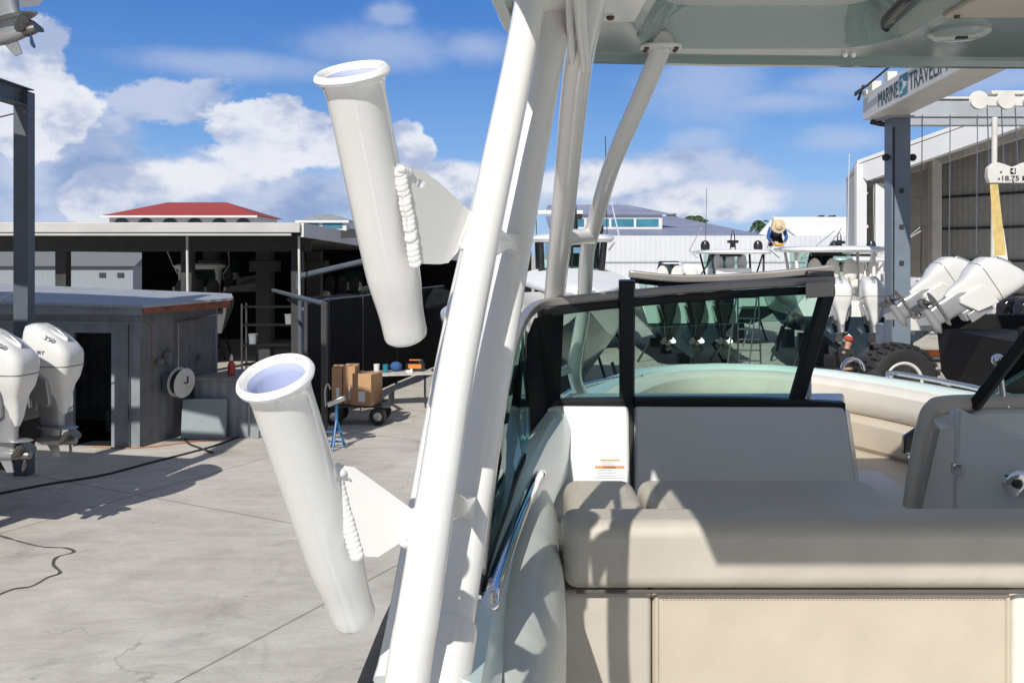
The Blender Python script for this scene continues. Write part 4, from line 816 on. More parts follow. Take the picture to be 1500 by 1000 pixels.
WB(strip(E0, E1, -.22, .06, 0, (0, -.12, 0)), 'gutter', m_roof, WR, bevel=.015); WB(strip(E0+V((0, -.03, 0)), E1+V((-.25, -.03, 0)), -.31, -.224, 0, (0, -.05, 0)), 'lower_flashing', m_roof, WR, bevel=.01)
WB(strip(E1, E2, -.34, .05, 0, (.09, -.04, 0)), 'rake_trim', m_whiteroof, WR, smooth=False)
WB(strip(E0+V((0, 1.2, 0)), E1+V((0, 1.2, 0)), -.75, -.10, 0, (0, .12, 0)), 'eave_beam', m_darksteel, wh, smooth=False)
for x in (-27, -21.3, -17.5, -13.3, -9.6, -6.35):
    WB(MB().box((x, 26.3, 1.9), (.32, .32, 3.8)), 'column', m_darksteel, wh, bevel=.01)
for x, y in ((-8.2, 29.5), (-6.9, 31.0), (-11.5, 34), (-4.8, 31.5)):
    WB(MB().box((x, y, 1.85), (.5, .5, 3.7)), 'column', m_darksteel, wh, bevel=.02)
    WB(MB().box((x, y, 3.2), (.9, .6, .35)), 'column_head', m_darksteel, wh, bevel=.02)
for x in (-9.3, -6.1): WB(MB().tube([(x, 25.4, ZE-.3), (x+.02, 25.4, 2.3)], .035, 8), 'downpipe', m_liftwhite, wh)
# near-black sheets added inside, standing in for the interior's shade
WB(MB().box((-9, 45.6, 1.9), (20, .1, 3.9)), 'back_shade_sheet', m_dark, wh, smooth=False); WB(MB().box((-9.6, 37.6, 1.0), (9.4, .1, 2.0)), 'low_shade_sheet', m_dark, wh, smooth=False); WB(MB().box((-30, 45.6, .9), (22, .1, 1.7)), 'back_shade_sheet', m_dark, wh, smooth=False)
WB(MB().box((-5.8, 46, 1.7), (13.5, .1, 3.3)), 'back_shade_sheet', m_dark, wh, smooth=False)
WB(strip(V((-14.3, 30.6, 0)), V((-8.6, 33.0, 0)), .0, 3.0, 0, (0, .1, 0)), 'inner_partition', m_dark, wh, smooth=False) if False else None
for y in range(27, 60, 4): WB(MB().box((-22, y, ZE-.22), (40-max(0, (y-25)*.0), .12, .22)), 'rafter', m_darksteel, wh, smooth=False)
# black shade-cloth fence running off to the right
fc = thing('screen_fence', 'tall black mesh screen fence running back behind the blue jack stand and cardboard boxes', 'fence', (-3.5, 24, 0))
fa = [G(448, 622), G(480, 603), G(530, 585), G(580, 562), G(650, 533)]
for i in range(4):
    a, b = fa[i], fa[i+1]; WB(strip(a, b, .05, 2.55, 0, (.03, .03, 0)), 'mesh_panel', m_screen, fc, smooth=False); WB(MB().box(a+V((0, 0, 1.3)), (.07, .07, 2.6)), 'fence_post', m_darksteel, fc)
    WB(MB().tube([a+V((0, 0, 2.56)), b+V((0, 0, 2.56))], .025, 8), 'top_rail', m_steel, fc)
# pole with long cross arm in front of the screen
pg = thing('awning_frame', 'dark steel post with a long slanted arm beside the cardboard boxes', 'awning frame', G(475, 640))
pb = G(475, 640); WB(MB().box(pb+V((0, 0, 1.33)), (.11, .11, 2.66)), 'post', m_darksteel, pg, bevel=.005)
WB(MB().tube([pb+V((0, 0, 2.62)), P(400, 425, 24)], .05, 8), 'arm', m_steel, pg)
WB(MB().prism([P(560, 380, 22), P(445, 405, 24), P(437, 425, 24), P(437, 405, 24.1), P(440, 398, 24.1), P(560, 370, 22)], (0, .05, 0)), 'cross_beam', m_steel, pg) if False else None
af = thing('canopy', 'black sloping canopy on a grey frame behind the screen fence', 'canopy', (-4, 27, 0))
WB(MB().tube([P(437, 423, 26), P(437, 405, 26), P(532, 383, 25), P(640, 362, 24.5)], .09, 8), 'front_beam', m_steel, af)
WB(MB().hexa([P(420, 440, 25), P(492, 475, 25), P(700, 440, 28), P(640, 425, 28), P(420, 437, 25), P(492, 471, 25), P(700, 436, 28), P(640, 421, 28)]), 'sheet', m_screen, af, smooth=False)
WB(MB().tube([P(440, 440, 25), P(440, 600, 25)], .07, 8), 'post', m_steel, af)
WB(MB().tube([P(437, 450, 25), P(494, 474, 25)], .06, 8), 'side_beam', m_steel, af)
# boats kept inside
make_boat('small white boat with its windscreen catching light deep inside the dark warehouse', (-10.3, 28.6, 0), 14, 6.5, 2.2, .5, 1.9, interior=m_darksteel, group='boats inside the warehouse', top=dict(w=1.7, l=2, z=3.2), cradle=True)
make_boat('white boat showing between two columns inside the warehouse', (-13.4, 38, 0), -5, 7.5, 2.5, .7, 2.2, interior=m_darksteel, group='boats inside the warehouse', cradle=True)
make_boat('white boat with outboard farther right inside the warehouse behind the workbench', (-7.0, 33.5, 0), -8, 7, 2.3, .6, 1.9, interior=m_darksteel, group='boats inside the warehouse', engines=1, es=.9, cradle=True)
bx = thing('white_cottage', 'small white building with grey ribbed roof seen through the warehouse', 'building', (-33, 60, 0))
WB(MB().box((-37.9, 76, 1.3), (13, 5, 2.6)), 'wall', mat('shade_darkened_cottage_wall', (.26, .29, .33), .7, ribs=1.5), bx, smooth=False)  # white wall painted darker, its shade is in the colour
WB(MB().prism([(-45, 73.1, 2.6), (-45, 78.9, 2.6), (-45, 76, 3.85)], (13.9, 0, 0)), 'roof', mat('shade_darkened_ribbed_roof', (.15, .16, .17), .7, ribs=1.5), bx, smooth=False)  # roof colour darkened the same way to carry the shade
for x in (-33.9, -32.4): WB(MB().box((x, 73.47, 1.85), (.55, .06, .4)), 'window', m_glassfar, bx, smooth=False)

shf = thing('shelving_unit', 'dark steel shelving with small tubs standing inside the warehouse behind the workbench', 'shelving', G(400, 555))
qs = V(((400-750)/F*27, 27, 0))
for z in (.25, .85, 1.45, 2.0): WB(MB().box(qs+V((0, 0, z)), (1.8, .5, .04)), 'shelf', m_dark, shf)
for sx in (-.88, .88):
    for sy in (-.23, .23): WB(MB().box(qs+V((sx, sy, 1.05)), (.05, .05, 2.1)), 'upright', m_darksteel, shf)
for dx, z, nm in ((-.6, .87, 'grey tub on the middle shelf of the dark shelving'), (.5, 1.47, 'grey tub on the upper shelf of the dark shelving')):
    o = MB().lathe((0, 0, 0), (0, 0, 1), [(.12, 0), (.14, .26), (.15, .27), (.15, .30), (.02, .31)], 16).build('tub', m_shed); o.location = qs+V((dx, 0, z+.003)); tag(o, nm, 'tub')
# cart with boxes, table, jack stand
ct = thing('utility_cart', 'dark flat utility cart with rubber wheels carrying cardboard boxes', 'cart', G(525, 618))
cb = G(527, 620); WB(MB().box(cb+V((0, .1, .40)), (1.35, .75, .05)).box(cb+V((.66, .1, .52)), (.04, .7, .28)), 'platform', m_darksteel, ct, bevel=.01)
for dx, dy in ((-.5, -.2), (.42, -.22), (-.5, .42), (.42, .42)):
    w = WB(MB().lathe(cb+V((dx-.0, dy-.05, .19)), (0, 1, 0), [(.07, 0), (.14, .0), (.18, .02), (.19, .05), (.18, .08), (.14, .10), (.07, .10)], 20), 'wheel', m_rubber, ct); WB(MB().lathe(cb+V((dx, dy-.055, .19)), (0, 1, 0), [(.02, 0), (.09, .005), (.09, .03)], 14), 'hub', m_brush, w)
def carton(c, d, rz, label, marks=True):
    o = box_thing('cardboard_box', label, 'box', c, d, m_card, rz, 'cardboard boxes on the cart', bevel=.006)
    MB().add([(-d[0]*.1, -d[1]/2-.003, d[2]*.12), (d[0]*.22, -d[1]/2-.003, d[2]*.12), (d[0]*.22, -d[1]/2-.003, d[2]*.45), (-d[0]*.1, -d[1]/2-.003, d[2]*.45)], [(0, 1, 2, 3)]).build('shipping_label', m_paper, o, smooth=False)
    MB().add([(-d[0]*.06, -d[1]/2, d[2]+.004), (d[0]*.06, -d[1]/2, d[2]+.004), (d[0]*.06, d[1]/2, d[2]+.004), (-d[0]*.06, d[1]/2, d[2]+.004)], [(0, 1, 2, 3)]).build('tape', mat('brown_tape', (.36, .22, .12), .3), o, smooth=False)
carton(cb+V((-.48, .1, .43)), (.22, .5, .78), .1, 'leftmost tall cardboard box standing on the cart')
carton(cb+V((-.20, .12, .43)), (.28, .5, .80), .05, 'middle cardboard box on the cart between the tall and the broad one')
carton(cb+V((.15, -.06, .43)), (.50, .50, .66), -.35, 'broad cardboard box with a white label at the right end of the cart')
wt = thing('work_table', 'white topped work table littered with tools beside the cardboard boxes', 'table', G(565, 600))
tc_ = V((-2.75, 20.9, .80)); WB(MB().box(tc_, (1.75, .75, .04), .25), 'table_top', m_wood, wt, bevel=.005)
for dx, dy in ((-.75, -.4), (.72, -.1), (-.8, .2), (.65, .45)): WB(MB().tube([(tc_.x+dx, tc_.y+dy, 0), (tc_.x+dx, tc_.y+dy, .78)], .02, 8), 'leg', m_darksteel, wt)
def small(name, label, cat, px, mt, kind, s=1, dy=0.0, dz=.822, x=None):
    p = V((tc_.x+px, tc_.y+dy+px*.25, dz)); m = MB()
    if kind == 'can': m.lathe((0, 0, 0), (0, 0, 1), [(.06*s, 0), (.065*s, .01), (.07*s, .19*s), (.072*s, .2*s), (.06*s, .2*s)], 16)
    if kind == 'bag': m.ball((0, 0, .11*s), (.15*s, .12*s, .12*s), 10, 7)
    if kind == 'tool': m.box((0, 0, .07*s), (.34*s, .16*s, .14*s)).box((.1*s, 0, .17*s), (.1*s, .1*s, .08*s))
    o = m.build(name, mt, bevel=.006 if kind == 'tool' else 0); o.location = p; tag(o, label, cat); return o
small('paint_can', 'white paint can on the work table', 'can', -.42, m_paper, 'can', 1.0)
small('spray_can', 'teal can standing beside the white paint can', 'can', -.22, m_teallogo, 'can', .95)
small('cloth_bundle', 'blue cloth bundle on the work table', 'cloth', .0, m_shirtblue, 'bag', 1.0, .15)
o = small('tool_case', 'black and orange tool case at the far end of the work table', 'tool case', .45, m_blackp, 'tool', 1.25, .1); MB().box((0, -.108, .12), (.3, .01, .1)).box((.0, 0, .26), (.28, .08, .02)).build('orange_trim', m_orange, o)
small('paper_sheets', 'loose white sheets lying on the work table', 'papers', .35, m_paper, 'tool', .45, -.2)
js = thing('jack_stand', 'blue jack stand with a tilted metal head beside the rod holder', 'jack stand', G(493, 657))
jb = G(493, 657); 
for a in (0, 120, 240):
    WB(MB().tube([jb+V((.16*math.cos(R(a+20)), .22*math.sin(R(a+20)), .0)), jb+V((0, 0, .55))], .022, 8), 'leg', m_blue, js)
WB(MB().tube([jb+V((0, 0, .3)), jb+V((0, 0, .85))], .03, 10), 'post', m_blue, js); WB(MB().box(jb+V((0, 0, .88)), (.34, .12, .09), m=Matrix.Rotation(R(-22), 3, 'Y')), 'head', m_brush, js, bevel=.01)
WB(MB().tube([jb+V((-.25, -.05, .32)), jb+V((.12, -.05, .32))], .02, 8).tube([jb+V((-.25, -.02, .14)), jb+V((.12, -.02, .14))], .02, 8), 'cross_bar', m_blue, js)
hk = MB().tube(spl([P(477, 595, 17), P(476, 572, 17), P(480, 562, 17), P(484, 570, 17)], 5), .015, 8).build('lifting_hook', m_brush); tag(hk, 'thin metal hook hanging on the dark post above the jack stand', 'hook')

# distant buildings on the left
def hip(name, label, cat, x0, x1, y0, y1, z0, z1, rise, wm_, rm_, over=.6, ins_=None):
    r = thing(name, label, cat, ((x0+x1)/2, (y0+y1)/2, 0)); WB(MB().box(((x0+x1)/2, (y0+y1)/2, (z0+z1)/2), (x1-x0, y1-y0, z1-z0)), 'wall', wm_, r, smooth=False)
    i = ins_ or (y1-y0)/2; b = [V((x0-over, y0-over, z1)), V((x1+over, y0-over, z1)), V((x1+over, y1+over, z1)), V((x0-over, y1+over, z1))]; ym = (y0+y1)/2
    m = MB().add(b+[V((x0+i, ym, z1+rise)), V((x1-i, ym, z1+rise))], [(0, 1, 5, 4), (1, 2, 5), (2, 3, 4, 5), (3, 0, 4), (0, 1, 2, 3)]); WB(m, 'roof', rm_, r, smooth=False)
    WB(MB().box(((x0+x1)/2, y0-over, z1-.12), (x1-x0+2*over, .1, .24)), 'eave', m_wallw, r, smooth=False); return r
rb = hip('arcaded_building', 'white arcaded building with a red hip roof beyond the warehouse', 'building', -49, -31.5, 108, 119, 0, 8.25, 1.95, m_wallw, m_redroof, .7, 5)
for i, x in enumerate([-47.5, -44.6, -41.6, -38.6, -35.6]):
    am = MB().prism([V((x+1.0*math.cos(a), 107.9, 6.98+1.0*math.sin(a))) for a in [math.pi*k/12 for k in range(13)]]+[V((x-1.0, 107.9, 4)), V((x+1.0, 107.9, 4))], (0, .06, 0)); WB(am, 'arch_opening', m_glassfar, rb, smooth=False)
WB(MB().prism([V((-32.7+.9*math.cos(a), 107.9, 7.08+.9*math.sin(a))) for a in [math.pi*k/12 for k in range(13)]]+[V((-33.6, 107.9, 4)), V((-31.8, 107.9, 4))], (0, .06, 0)), 'arch_opening', m_glassfar, rb, smooth=False)
cu = hip('cupola_building', 'grey roofed cupola with teal windows left of the rod holder', 'building', -21.6, -16.8, 90, 95, 0, 7.0, .75, m_wallw, m_greyroof, .3, 2)
for x in (-20.6, -18.2): WB(MB().box((x, 89.96, 6.55), (2.0, .05, .7)), 'window', m_teal, cu, smooth=False)
WB(MB().add([(-25, 88, 5.0), (-12, 88, 5.0), (-16, 92, 6.2), (-22.5, 92, 6.2)], [(0, 1, 2, 3)]), 'lower_roof', m_greyroof, cu, smooth=False)

# ================================================================ CENTRE AND RIGHT: BUILDINGS, PALMS
lb = thing('marina_building', 'long white flat-walled building with purple-grey roof and teal clerestory', 'building', (15, 62, 0))
WB(MB().box((17.5, 66, 2.44), (22, 8, 4.88)), 'wall', m_wallb, lb, smooth=False)
WB(MB().box((17.5, 61.97, 3.05), (22, .08, .12)), 'shadow_line_ledge', mat('wall_shadow_line', (.40, .42, .45), .6), lb, smooth=False)  # dark strip along the wall, its colour imitates a shadow line
WB(MB().add([(3, 66.5, 4.8), (20, 66.5, 4.8), (14.5, 80, 7.0), (3, 80, 7.0)], [(0, 1, 2, 3)]), 'roof', m_purple, lb, smooth=False)
WB(MB().box((7.8, 73, 6.0), (8.6, 3, 1.55)), 'clerestory', m_wallw, lb, smooth=False)
WB(MB().add([(2.6, 71.2, 6.75), (13.2, 71.2, 6.75), (9.8, 75, 7.75), (3, 75, 7.75)], [(0, 1, 2, 3)]), 'roof', m_purple, lb, smooth=False)
for k in range(4): WB(MB().box((4.9+k*2.0, 71.47, 6.12), (1.8, .05, .62)), 'window', m_teal, lb, smooth=False)
gb = thing('gabled_warehouse', 'white gabled building behind the worker on the boat roof', 'building', (24, 70, 0))
ax_, ay = (1108-750)/F*68, 68; pe = V(((1132-750)/F*72, 72, CZ+52/F*72)); pl = V(((1098-750)/F*70, 70, 4.3)); pr_ = V(((1176-750)/F*68, 68, CZ+20/F*68))
WB(MB().prism([V((pl.x, pl.y, 0)), pl, pe, pr_, V((pr_.x, pr_.y, 0))], (.0, .3, 0)), 'gable_wall', m_wallb, gb, smooth=False)
WB(MB().hexa([pr_+V((-.1, -.1, 0)), pr_+V((18, -.1, 0)), pe+V((18, 0, 0)), pe+V((-.1, 0, 0)), pr_+V((-.1, -.1, .12)), pr_+V((18, -.1, .12)), pe+V((18, 0, .12)), pe+V((-.1, 0, .12))]), 'roof', m_whiteroof, gb, smooth=False)
WB(MB().box((pr_.x+9, pr_.y+.4, 2.2), (18, .3, 4.4)), 'wall', m_wallb, gb, smooth=False)
def palm(px, py, d, s, label):
    b = P(px, py, d); r = thing('palm_tree', label, 'palm tree', (b.x, b.y, 0), random.uniform(0, 6), 'palm trees beyond the roofs'); h = b.z
    MB().tube(spl([(0, 0, 0), (.2, .1, h*.5), (.05, 0, h)], 5), [.17]*5+[.13]*6, 10).build('trunk', m_trunk, r)
    cr_ = MB()
    for k in range(20):
        a = 2*math.pi*k/20*2.4+random.uniform(-.3, .3); el_ = random.uniform(-.5, 1.15); L_ = s*random.uniform(.8, 1.15); pts = []
        for j in range(8):
            t = j/7; pts.append(V((math.cos(a)*L_*t*math.cos(el_)*1.0, math.sin(a)*L_*t*math.cos(el_), h+L_*t*math.sin(el_)-L_*.75*t*t)))
        for j in range(7):
            p, q = pts[j], pts[j+1]; t_ = (q-p).normalized(); sd = t_.cross(V((0, 0, 1))).normalized()
            for m_ in range(3):
                c0 = p.lerp(q, m_/3)
                for sg in (-1, 1):
                    w = s*.30*math.sin(math.pi*(.12+.82*(j+m_/3)/7)); tip = c0+sd*sg*w+t_*w*.6-V((0, 0, w*random.uniform(.3, .7)))
                    cr_.add([c0, c0+t_*.07*s, tip], [(0, 1, 2)])
    cr_.build('crown', m_leaf, r, smooth=False)
palm(984, 316, 92, 1.15, 'leftmost small palm just right of the teal clerestory')
palm(1016, 318, 90, 1.35, 'palm with tilted crown above the purple-grey roof, right of the leftmost palm')
palm(1030, 325, 88, .9, 'smallest low palm crown touching the sloping end of the purple-grey roof')
palm(1114, 328, 84, 1.4, 'largest palm standing at the left edge of the white gable')
palm(1203, 317, 95, .7, 'palm tip peeping over the white sheet roof, left one of two')
palm(1219, 318, 95, .8, 'palm tip peeping over the white sheet roof, right one of two')

# big boat storage hall on the right
hl = thing('storage_hall', 'tall white boat storage hall with open front and girted grey walls', 'storage hall', (18, 40, 0))
def Q(px, py, d): return P(px, py, d)
lc = V(((1259-750)/F*44, 44, 0)); fr = V((24.5, 30, 0))                     # front line of the hall
def onf(t, z): p = lc.lerp(fr, t); return V((p.x, p.y, z))
ez, rz_ = 8.05, 11.2
# rake beam of the front, roof sheet above it, columns
WB(MB().prism([onf(0, ez-.55), onf(0, ez), onf(1, rz_), onf(1, rz_-.75), onf(.03, ez-.85)], (.35, .25, 0)), 'rake_beam', m_wallw, hl, smooth=False)
bk = V((3.4, 10.5, 0))                                                         # the hall runs back this way
RFm = MB().hexa([onf(-.01, ez+.02), onf(1, rz_+.02), onf(1, rz_+.02)+bk, onf(-.01, ez+.02)+bk, onf(-.01, ez+.2), onf(1, rz_+.2), onf(1, rz_+.2)+bk, onf(-.01, ez+.2)+bk]); WB(RFm, 'roof', m_whiteroof, hl, smooth=False)
for k in range(1, 12):
    a = onf(k/12, ez+(rz_-ez)*k/12-.12); WB(MB().prism([a, a+V((.12, -.2, 0)), a+V((.12, -.2, -.22)), a+V((0, 0, -.22))], bk), 'purlin', mat('rusty_purlin', (.17, .14, .12), .7) if k == 1 else bpy.data.materials['rusty_purlin'], hl, smooth=False)
WB(MB().box((lc.x+.05, 44, ez/2), (.5, .35, ez)), 'corner_column', m_wallw, hl, bevel=.02); WB(MB().box((lc.x+.85, 43.6, (ez-1)/2), (.55, .35, ez-1)), 'column', m_wallw, hl, bevel=.02)
lw0, lw1 = lc+V((.4, .2, 0)), lc+bk
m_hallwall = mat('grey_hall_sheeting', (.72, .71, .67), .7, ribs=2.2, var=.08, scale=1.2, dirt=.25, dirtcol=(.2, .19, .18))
WB(strip(lw0, lw1, 0, ez, 0, (-.1, 0, 0)), 'side_wall', m_hallwall, hl, smooth=False)
bw0, bw1 = lc+bk, fr+bk; WB(MB().hexa([bw0, bw1, bw1+V((.1, .1, 0)), bw0+V((.1, .1, 0)), bw0+V((0, 0, ez)), bw1+V((0, 0, rz_)), bw1+V((.1, .1, rz_)), bw0+V((.1, .1, ez))]), 'back_wall', m_hallwall, hl, smooth=False)
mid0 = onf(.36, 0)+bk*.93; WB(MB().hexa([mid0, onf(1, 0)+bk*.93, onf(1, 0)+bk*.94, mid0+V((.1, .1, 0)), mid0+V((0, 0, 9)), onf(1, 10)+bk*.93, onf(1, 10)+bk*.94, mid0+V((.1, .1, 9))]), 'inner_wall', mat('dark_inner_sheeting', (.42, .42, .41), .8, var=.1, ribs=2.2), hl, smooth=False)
for z in (1.5, 3.2, 4.9, 6.6):
    WB(strip(lw0, lw1, z, z+.14, 0, (.12, 0, 0)), 'girt', m_hallwall, hl, smooth=False)
    WB(strip(bw0+V((.1, -.1, 0)), bw1+V((0, -.1, 0)), z, z+.14, 0, (0, -.14, 0)), 'girt', m_hallwall, hl, smooth=False)
    WB(strip(mid0+V((0, -.1, 0)), onf(1, 0)+bk*.93+V((0, -.1, 0)), z, z+.12, 0, (0, -.12, 0)), 'girt', m_darksteel, hl, smooth=False)
for t in (.36,): WB(MB().box(onf(t, 4.3)+bk*.8, (.5, .5, 8.6)), 'column', m_hallwall, hl, smooth=False)
WB(MB().prism([onf(.0, ez-.15)+bk*.8, onf(1, rz_-.15)+bk*.8, onf(1, rz_-.9)+bk*.8, onf(.0, ez-.8)+bk*.8], (.3, .2, 0)), 'inner_rafter', m_hallwall, hl, smooth=False)

# ================================================================ TRAVEL LIFT
m_liftgrey2 = mat('pale_grey_lift_paint', (.38, .41, .44), .45, var=.08, scale=2, dirt=.25)
tl = thing('travel_lift', 'grey and white boat travel lift with lettered beam and huge rubber tyre', 'travel lift', (8.7, 20, 0))
WB(MB().box((8.64, 19.9, 4.1), (.42, .42, 5.2)), 'post', m_liftgrey, tl, bevel=.02)
WB(MB().box((8.80, 20.5, 1.75), (.62, .5, .5)), 'wheel_carrier', m_liftgrey, tl, bevel=.03)
WB(MB().box((8.6, 19.9, 6.64), (.62, .62, .04)), 'flange_plate', m_liftgrey2, tl, bevel=.004)
for z in (2.6, 3.4, 4.2, 5.0): WB(MB().box((8.64, 19.685, z), (.10, .03, .10)), 'bolt_plate', m_darksteel, tl, bevel=.004)
WB(MB().tube([(8.46, 19.68, 2.0), (8.46, 19.66, 6.4)], .018, 8), 'hydraulic_hose', m_rubber, tl)
BZ0, BZ1 = 6.66, 7.22
BM = WB(MB().box((8.845, 15.9, (BZ0+BZ1)/2), (.75, 12.6, BZ1-BZ0)), 'top_beam', m_liftwhite, tl, bevel=.01)
for c_, d_ in (((8.72, 22.1, BZ1+.05), (.5, .3, .1)), ((8.6, 21.8, BZ1+.12), (.2, .4, .22)), ((8.62, 20.7, BZ1+.12), (.2, .25, .22))): WB(MB().box(c_, d_), 'winch_box', m_liftwhite, BM, bevel=.01)
WB(MB().tube([(8.35, 22.4, BZ1+.05), (8.35, 17, BZ1+.35)], .025, 8).tube([(8.42, 22.4, BZ1-.05), (8.42, 22.0, BZ1+.2)], .03, 8).tube([(8.38, 22.5, BZ1+.12), (8.38, 21.5, BZ1+.12)], .03, 8), 'top_rail', m_darksteel, BM)
for z, y in ((5.75, 20.2), (5.75, 19.8)): WB(MB().ball((8.34 if y > 20 else 8.94, 19.8, z), .085, 10, 8), 'lamp', m_blackp, tl)
WB(MB().tube([(8.2, 20.3, 6.62), (8.6, 20.1, 6.5)], .06, 8), 'hydraulic_pipe', m_darksteel, tl)
xf = 8.72-.25-.004
def bt_(body, y0, y1, z, h): text(body, 'lettering', m_text, BM, Matrix.Translation(-V(rootloc(BM))) @ frame((xf, y0, z), (0, -1, 0), (0, 0, 1)), h/.7, abs(y0-y1), .003, 0, shear=-.1)
bt_('MARINE', 21.05, 19.72, 6.77, .32)
bt_('TRAVELIFT', 19.08, 17.05, 6.77, .34)
lg = MB().add([(xf-.002, 19.66, 6.74), (xf-.002, 19.16, 6.74), (xf-.002, 19.16, 7.16), (xf-.002, 19.66, 7.16)], [(0, 1, 2, 3)]); LG = WB(lg, 'logo', m_teallogo, BM, smooth=False)
for pts in ([(19.60, 7.05), (19.46, 7.10), (19.30, 6.98), (19.22, 6.98), (19.22, 6.92), (19.36, 6.92), (19.46, 7.02)], [(19.62, 6.82), (19.22, 6.96), (19.22, 6.91), (19.62, 6.78)], [(19.56, 6.80), (19.40, 6.95), (19.34, 6.92), (19.48, 6.78)]):
    WB(MB().prism([V((xf-.004, y, z)) for y, z in pts], (-.004, 0, 0)), 'logo_mark', m_paper, LG, smooth=False)
rt_ = V((8.7, 20, 0)); BM.matrix_local = Matrix.Translation(V((8.05, 20.35, 0))-rt_) @ Matrix.Rotation(R(-6.1), 4, 'Z') @ Matrix.Translation(rt_-V((8.47, 22.2, 0)))
CB = WB(MB().box((14.2, 21.6, 7.12), (10.6, .35, .42)).box((14.2, 21.5, 6.78), (10.6, .25, .16)), 'cross_beam', m_liftgrey2, tl, bevel=.01)
WB(MB().box((14.2, 21.42, 7.36), (10.6, .1, .05)), 'beam_rail', m_liftwhite, CB)
for x, y in ((19, 20), (8.7, 8.4), (19, 8.4)): WB(MB().box((x, y, 4.0), (.42, .42, 5.9)), 'post', m_liftgrey, tl, bevel=.02)
TT = WB(MB().tube([P(1457, 172, 21.2), P(1455, 410, 21.2)], .065, 12), 'white_column', m_liftwhite, tl)
TR = WB(MB().box(P(1475, 150, 19)+V((.3, 0, 0)), (1.9, .12, .18)).box(P(1475, 136, 19)+V((.3, .1, 0)), (1.3, .3, .08)), 'trolley', m_liftwhite, tl, bevel=.01)
for x in (1434, 1474, 1512):
    WB(MB().lathe(P(x, 147, 18.9), (0, 1, 0), [(.05, -.04), (.19, -.04), (.2, -.02), (.17, 0), (.2, .02), (.19, .04), (.05, .04)], 22), 'sheave', m_liftwhite, TR)
BL = WB(MB().prism([P(x, y, 18.6) for x, y in ((1450, 268), (1447, 258), (1448, 246), (1455, 239), (1463, 238), (1473, 241), (1483, 245), (1492, 242), (1500, 238), (1512, 238), (1520, 248), (1520, 268))], (0, .14, 0)), 'pulley_block', m_liftwhite, tl, bevel=.008)
for (xa, ya, xb, yb, da) in ((1446, 158, 1449, 242, 18.9), (1467, 158, 1470, 242, 18.9), (1487, 158, 1491, 242, 18.9)): WB(MB().tube([P(xa, ya, da), P(xb, yb, 18.7)], .014, 6), 'cable', m_brush, BL)
WB(MB().add([P(1480, 246.5, 18.59), P(1488, 246.5, 18.59), P(1488, 255, 18.59), P(1480, 255, 18.59)], [(0, 1, 2, 3)]), 'number_plate', m_blackp, BL, smooth=False)
def btx(body, px, py, d, h, w, mt): text(body, 'lettering', mt, BL, Matrix.Translation(-V(rootloc(BL))) @ frame(P(px, py, d), (1, 0, 0), (0, 0, 1)), h/.7, w, .001, .002)
btx('4', 1481.6, 254, 18.585, .10, .075, m_paper); btx('18.75 MT', 1468, 264.5, 18.59, .10, .66, m_text)
for x, y, d in ((1466, 252, 18.6), (1484, 266, 18.6), (1463, 262, 18.6)): WB(MB().lathe(P(x, y, d), (0, -1, 0), [(.025, -.01), (.025, .012), (.01, .016)], 10), 'bolt', m_brush, BL)
SL = WB(MB().hexa([P(1450, 270, 18.6), P(1462, 270, 18.6), P(1474, 375, 18.4), P(1457, 375, 18.4), P(1450, 270, 18.63), P(1462, 270, 18.63), P(1474, 375, 18.43), P(1457, 375, 18.43)]), 'lifting_sling', m_yellow, tl)
WB(MB().hexa([P(1455, 335, 18.48), P(1470, 335, 18.48), P(1477, 385, 18.38), P(1459, 385, 18.38), P(1455, 335, 18.54), P(1470, 335, 18.54), P(1477, 385, 18.45), P(1459, 385, 18.45)]), 'sling_sleeve', m_paper, SL)
for x, y1 in ((1351, 400), (1392, 390), (1432, 372)): WB(MB().tube([P(x, 168, 21.3), P(x-2, y1, 21.3)], .012, 6), 'hanging_cable', m_brush if x != 1351 else m_darksteel, CB)
# tyre
def bigwheel(c, ax, r, w, name='tyre'):
    t = WB(MB().lathe(c, ax, [(r*.52, -w*.42), (r*.62, -w*.5), (r*.86, -w*.5), (r*.95, -w*.42), (r*.97, 0), (r*.95, w*.42), (r*.86, w*.5), (r*.62, w*.5), (r*.52, w*.42)], 48), name, m_rubber, tl)
    lug = MB(); ax = V(ax).normalized(); u = V((0, 0, 1)); v = ax.cross(u)
    for k in range(26):
        for sd in (-1, 1):
            a = 2*math.pi*(k+(.5 if sd > 0 else 0))/26; d_ = u*math.cos(a)+v*math.sin(a); tg = ax.cross(d_); cc = V(c)+d_*r*.965+ax*sd*w*.25
            mm = Matrix((ax, tg, d_)).transposed(); lug.box(cc, (w*.52, r*.13, r*.09), m=mm)
    WB(lug, 'tread_lug', m_rubber, t, bevel=.006)
    WB(MB().lathe(V(c)-ax*(-1 if ax.y < 0 else 1)*0, ax, [(r*.54, w*.44), (r*.50, w*.46), (r*.44, w*.40), (r*.36, w*.28), (r*.30, w*.2)], 36, cap=False), 'rim', m_liftwhite, t)
    WB(MB().lathe(V(c), ax, [(r*.34, w*.1), (r*.33, w*.24), (r*.2, w*.27), (r*.18, w*.34), (.001, w*.34)], 24), 'hub', m_darksteel, t)
bigwheel(V(((1313-750)/F*19.6, 19.5, .82)), (0.10, -1, 0), .82, .55)
bigwheel(V(((1313-750)/F*19.6+.15, 17.2, .82)), (0.10, -1, 0), .82, .55) if False else None
WB(MB().box((9.35, 20.9, 1.95), (.7, .5, .28)), 'machinery_box', m_liftwhite, tl, bevel=.02)

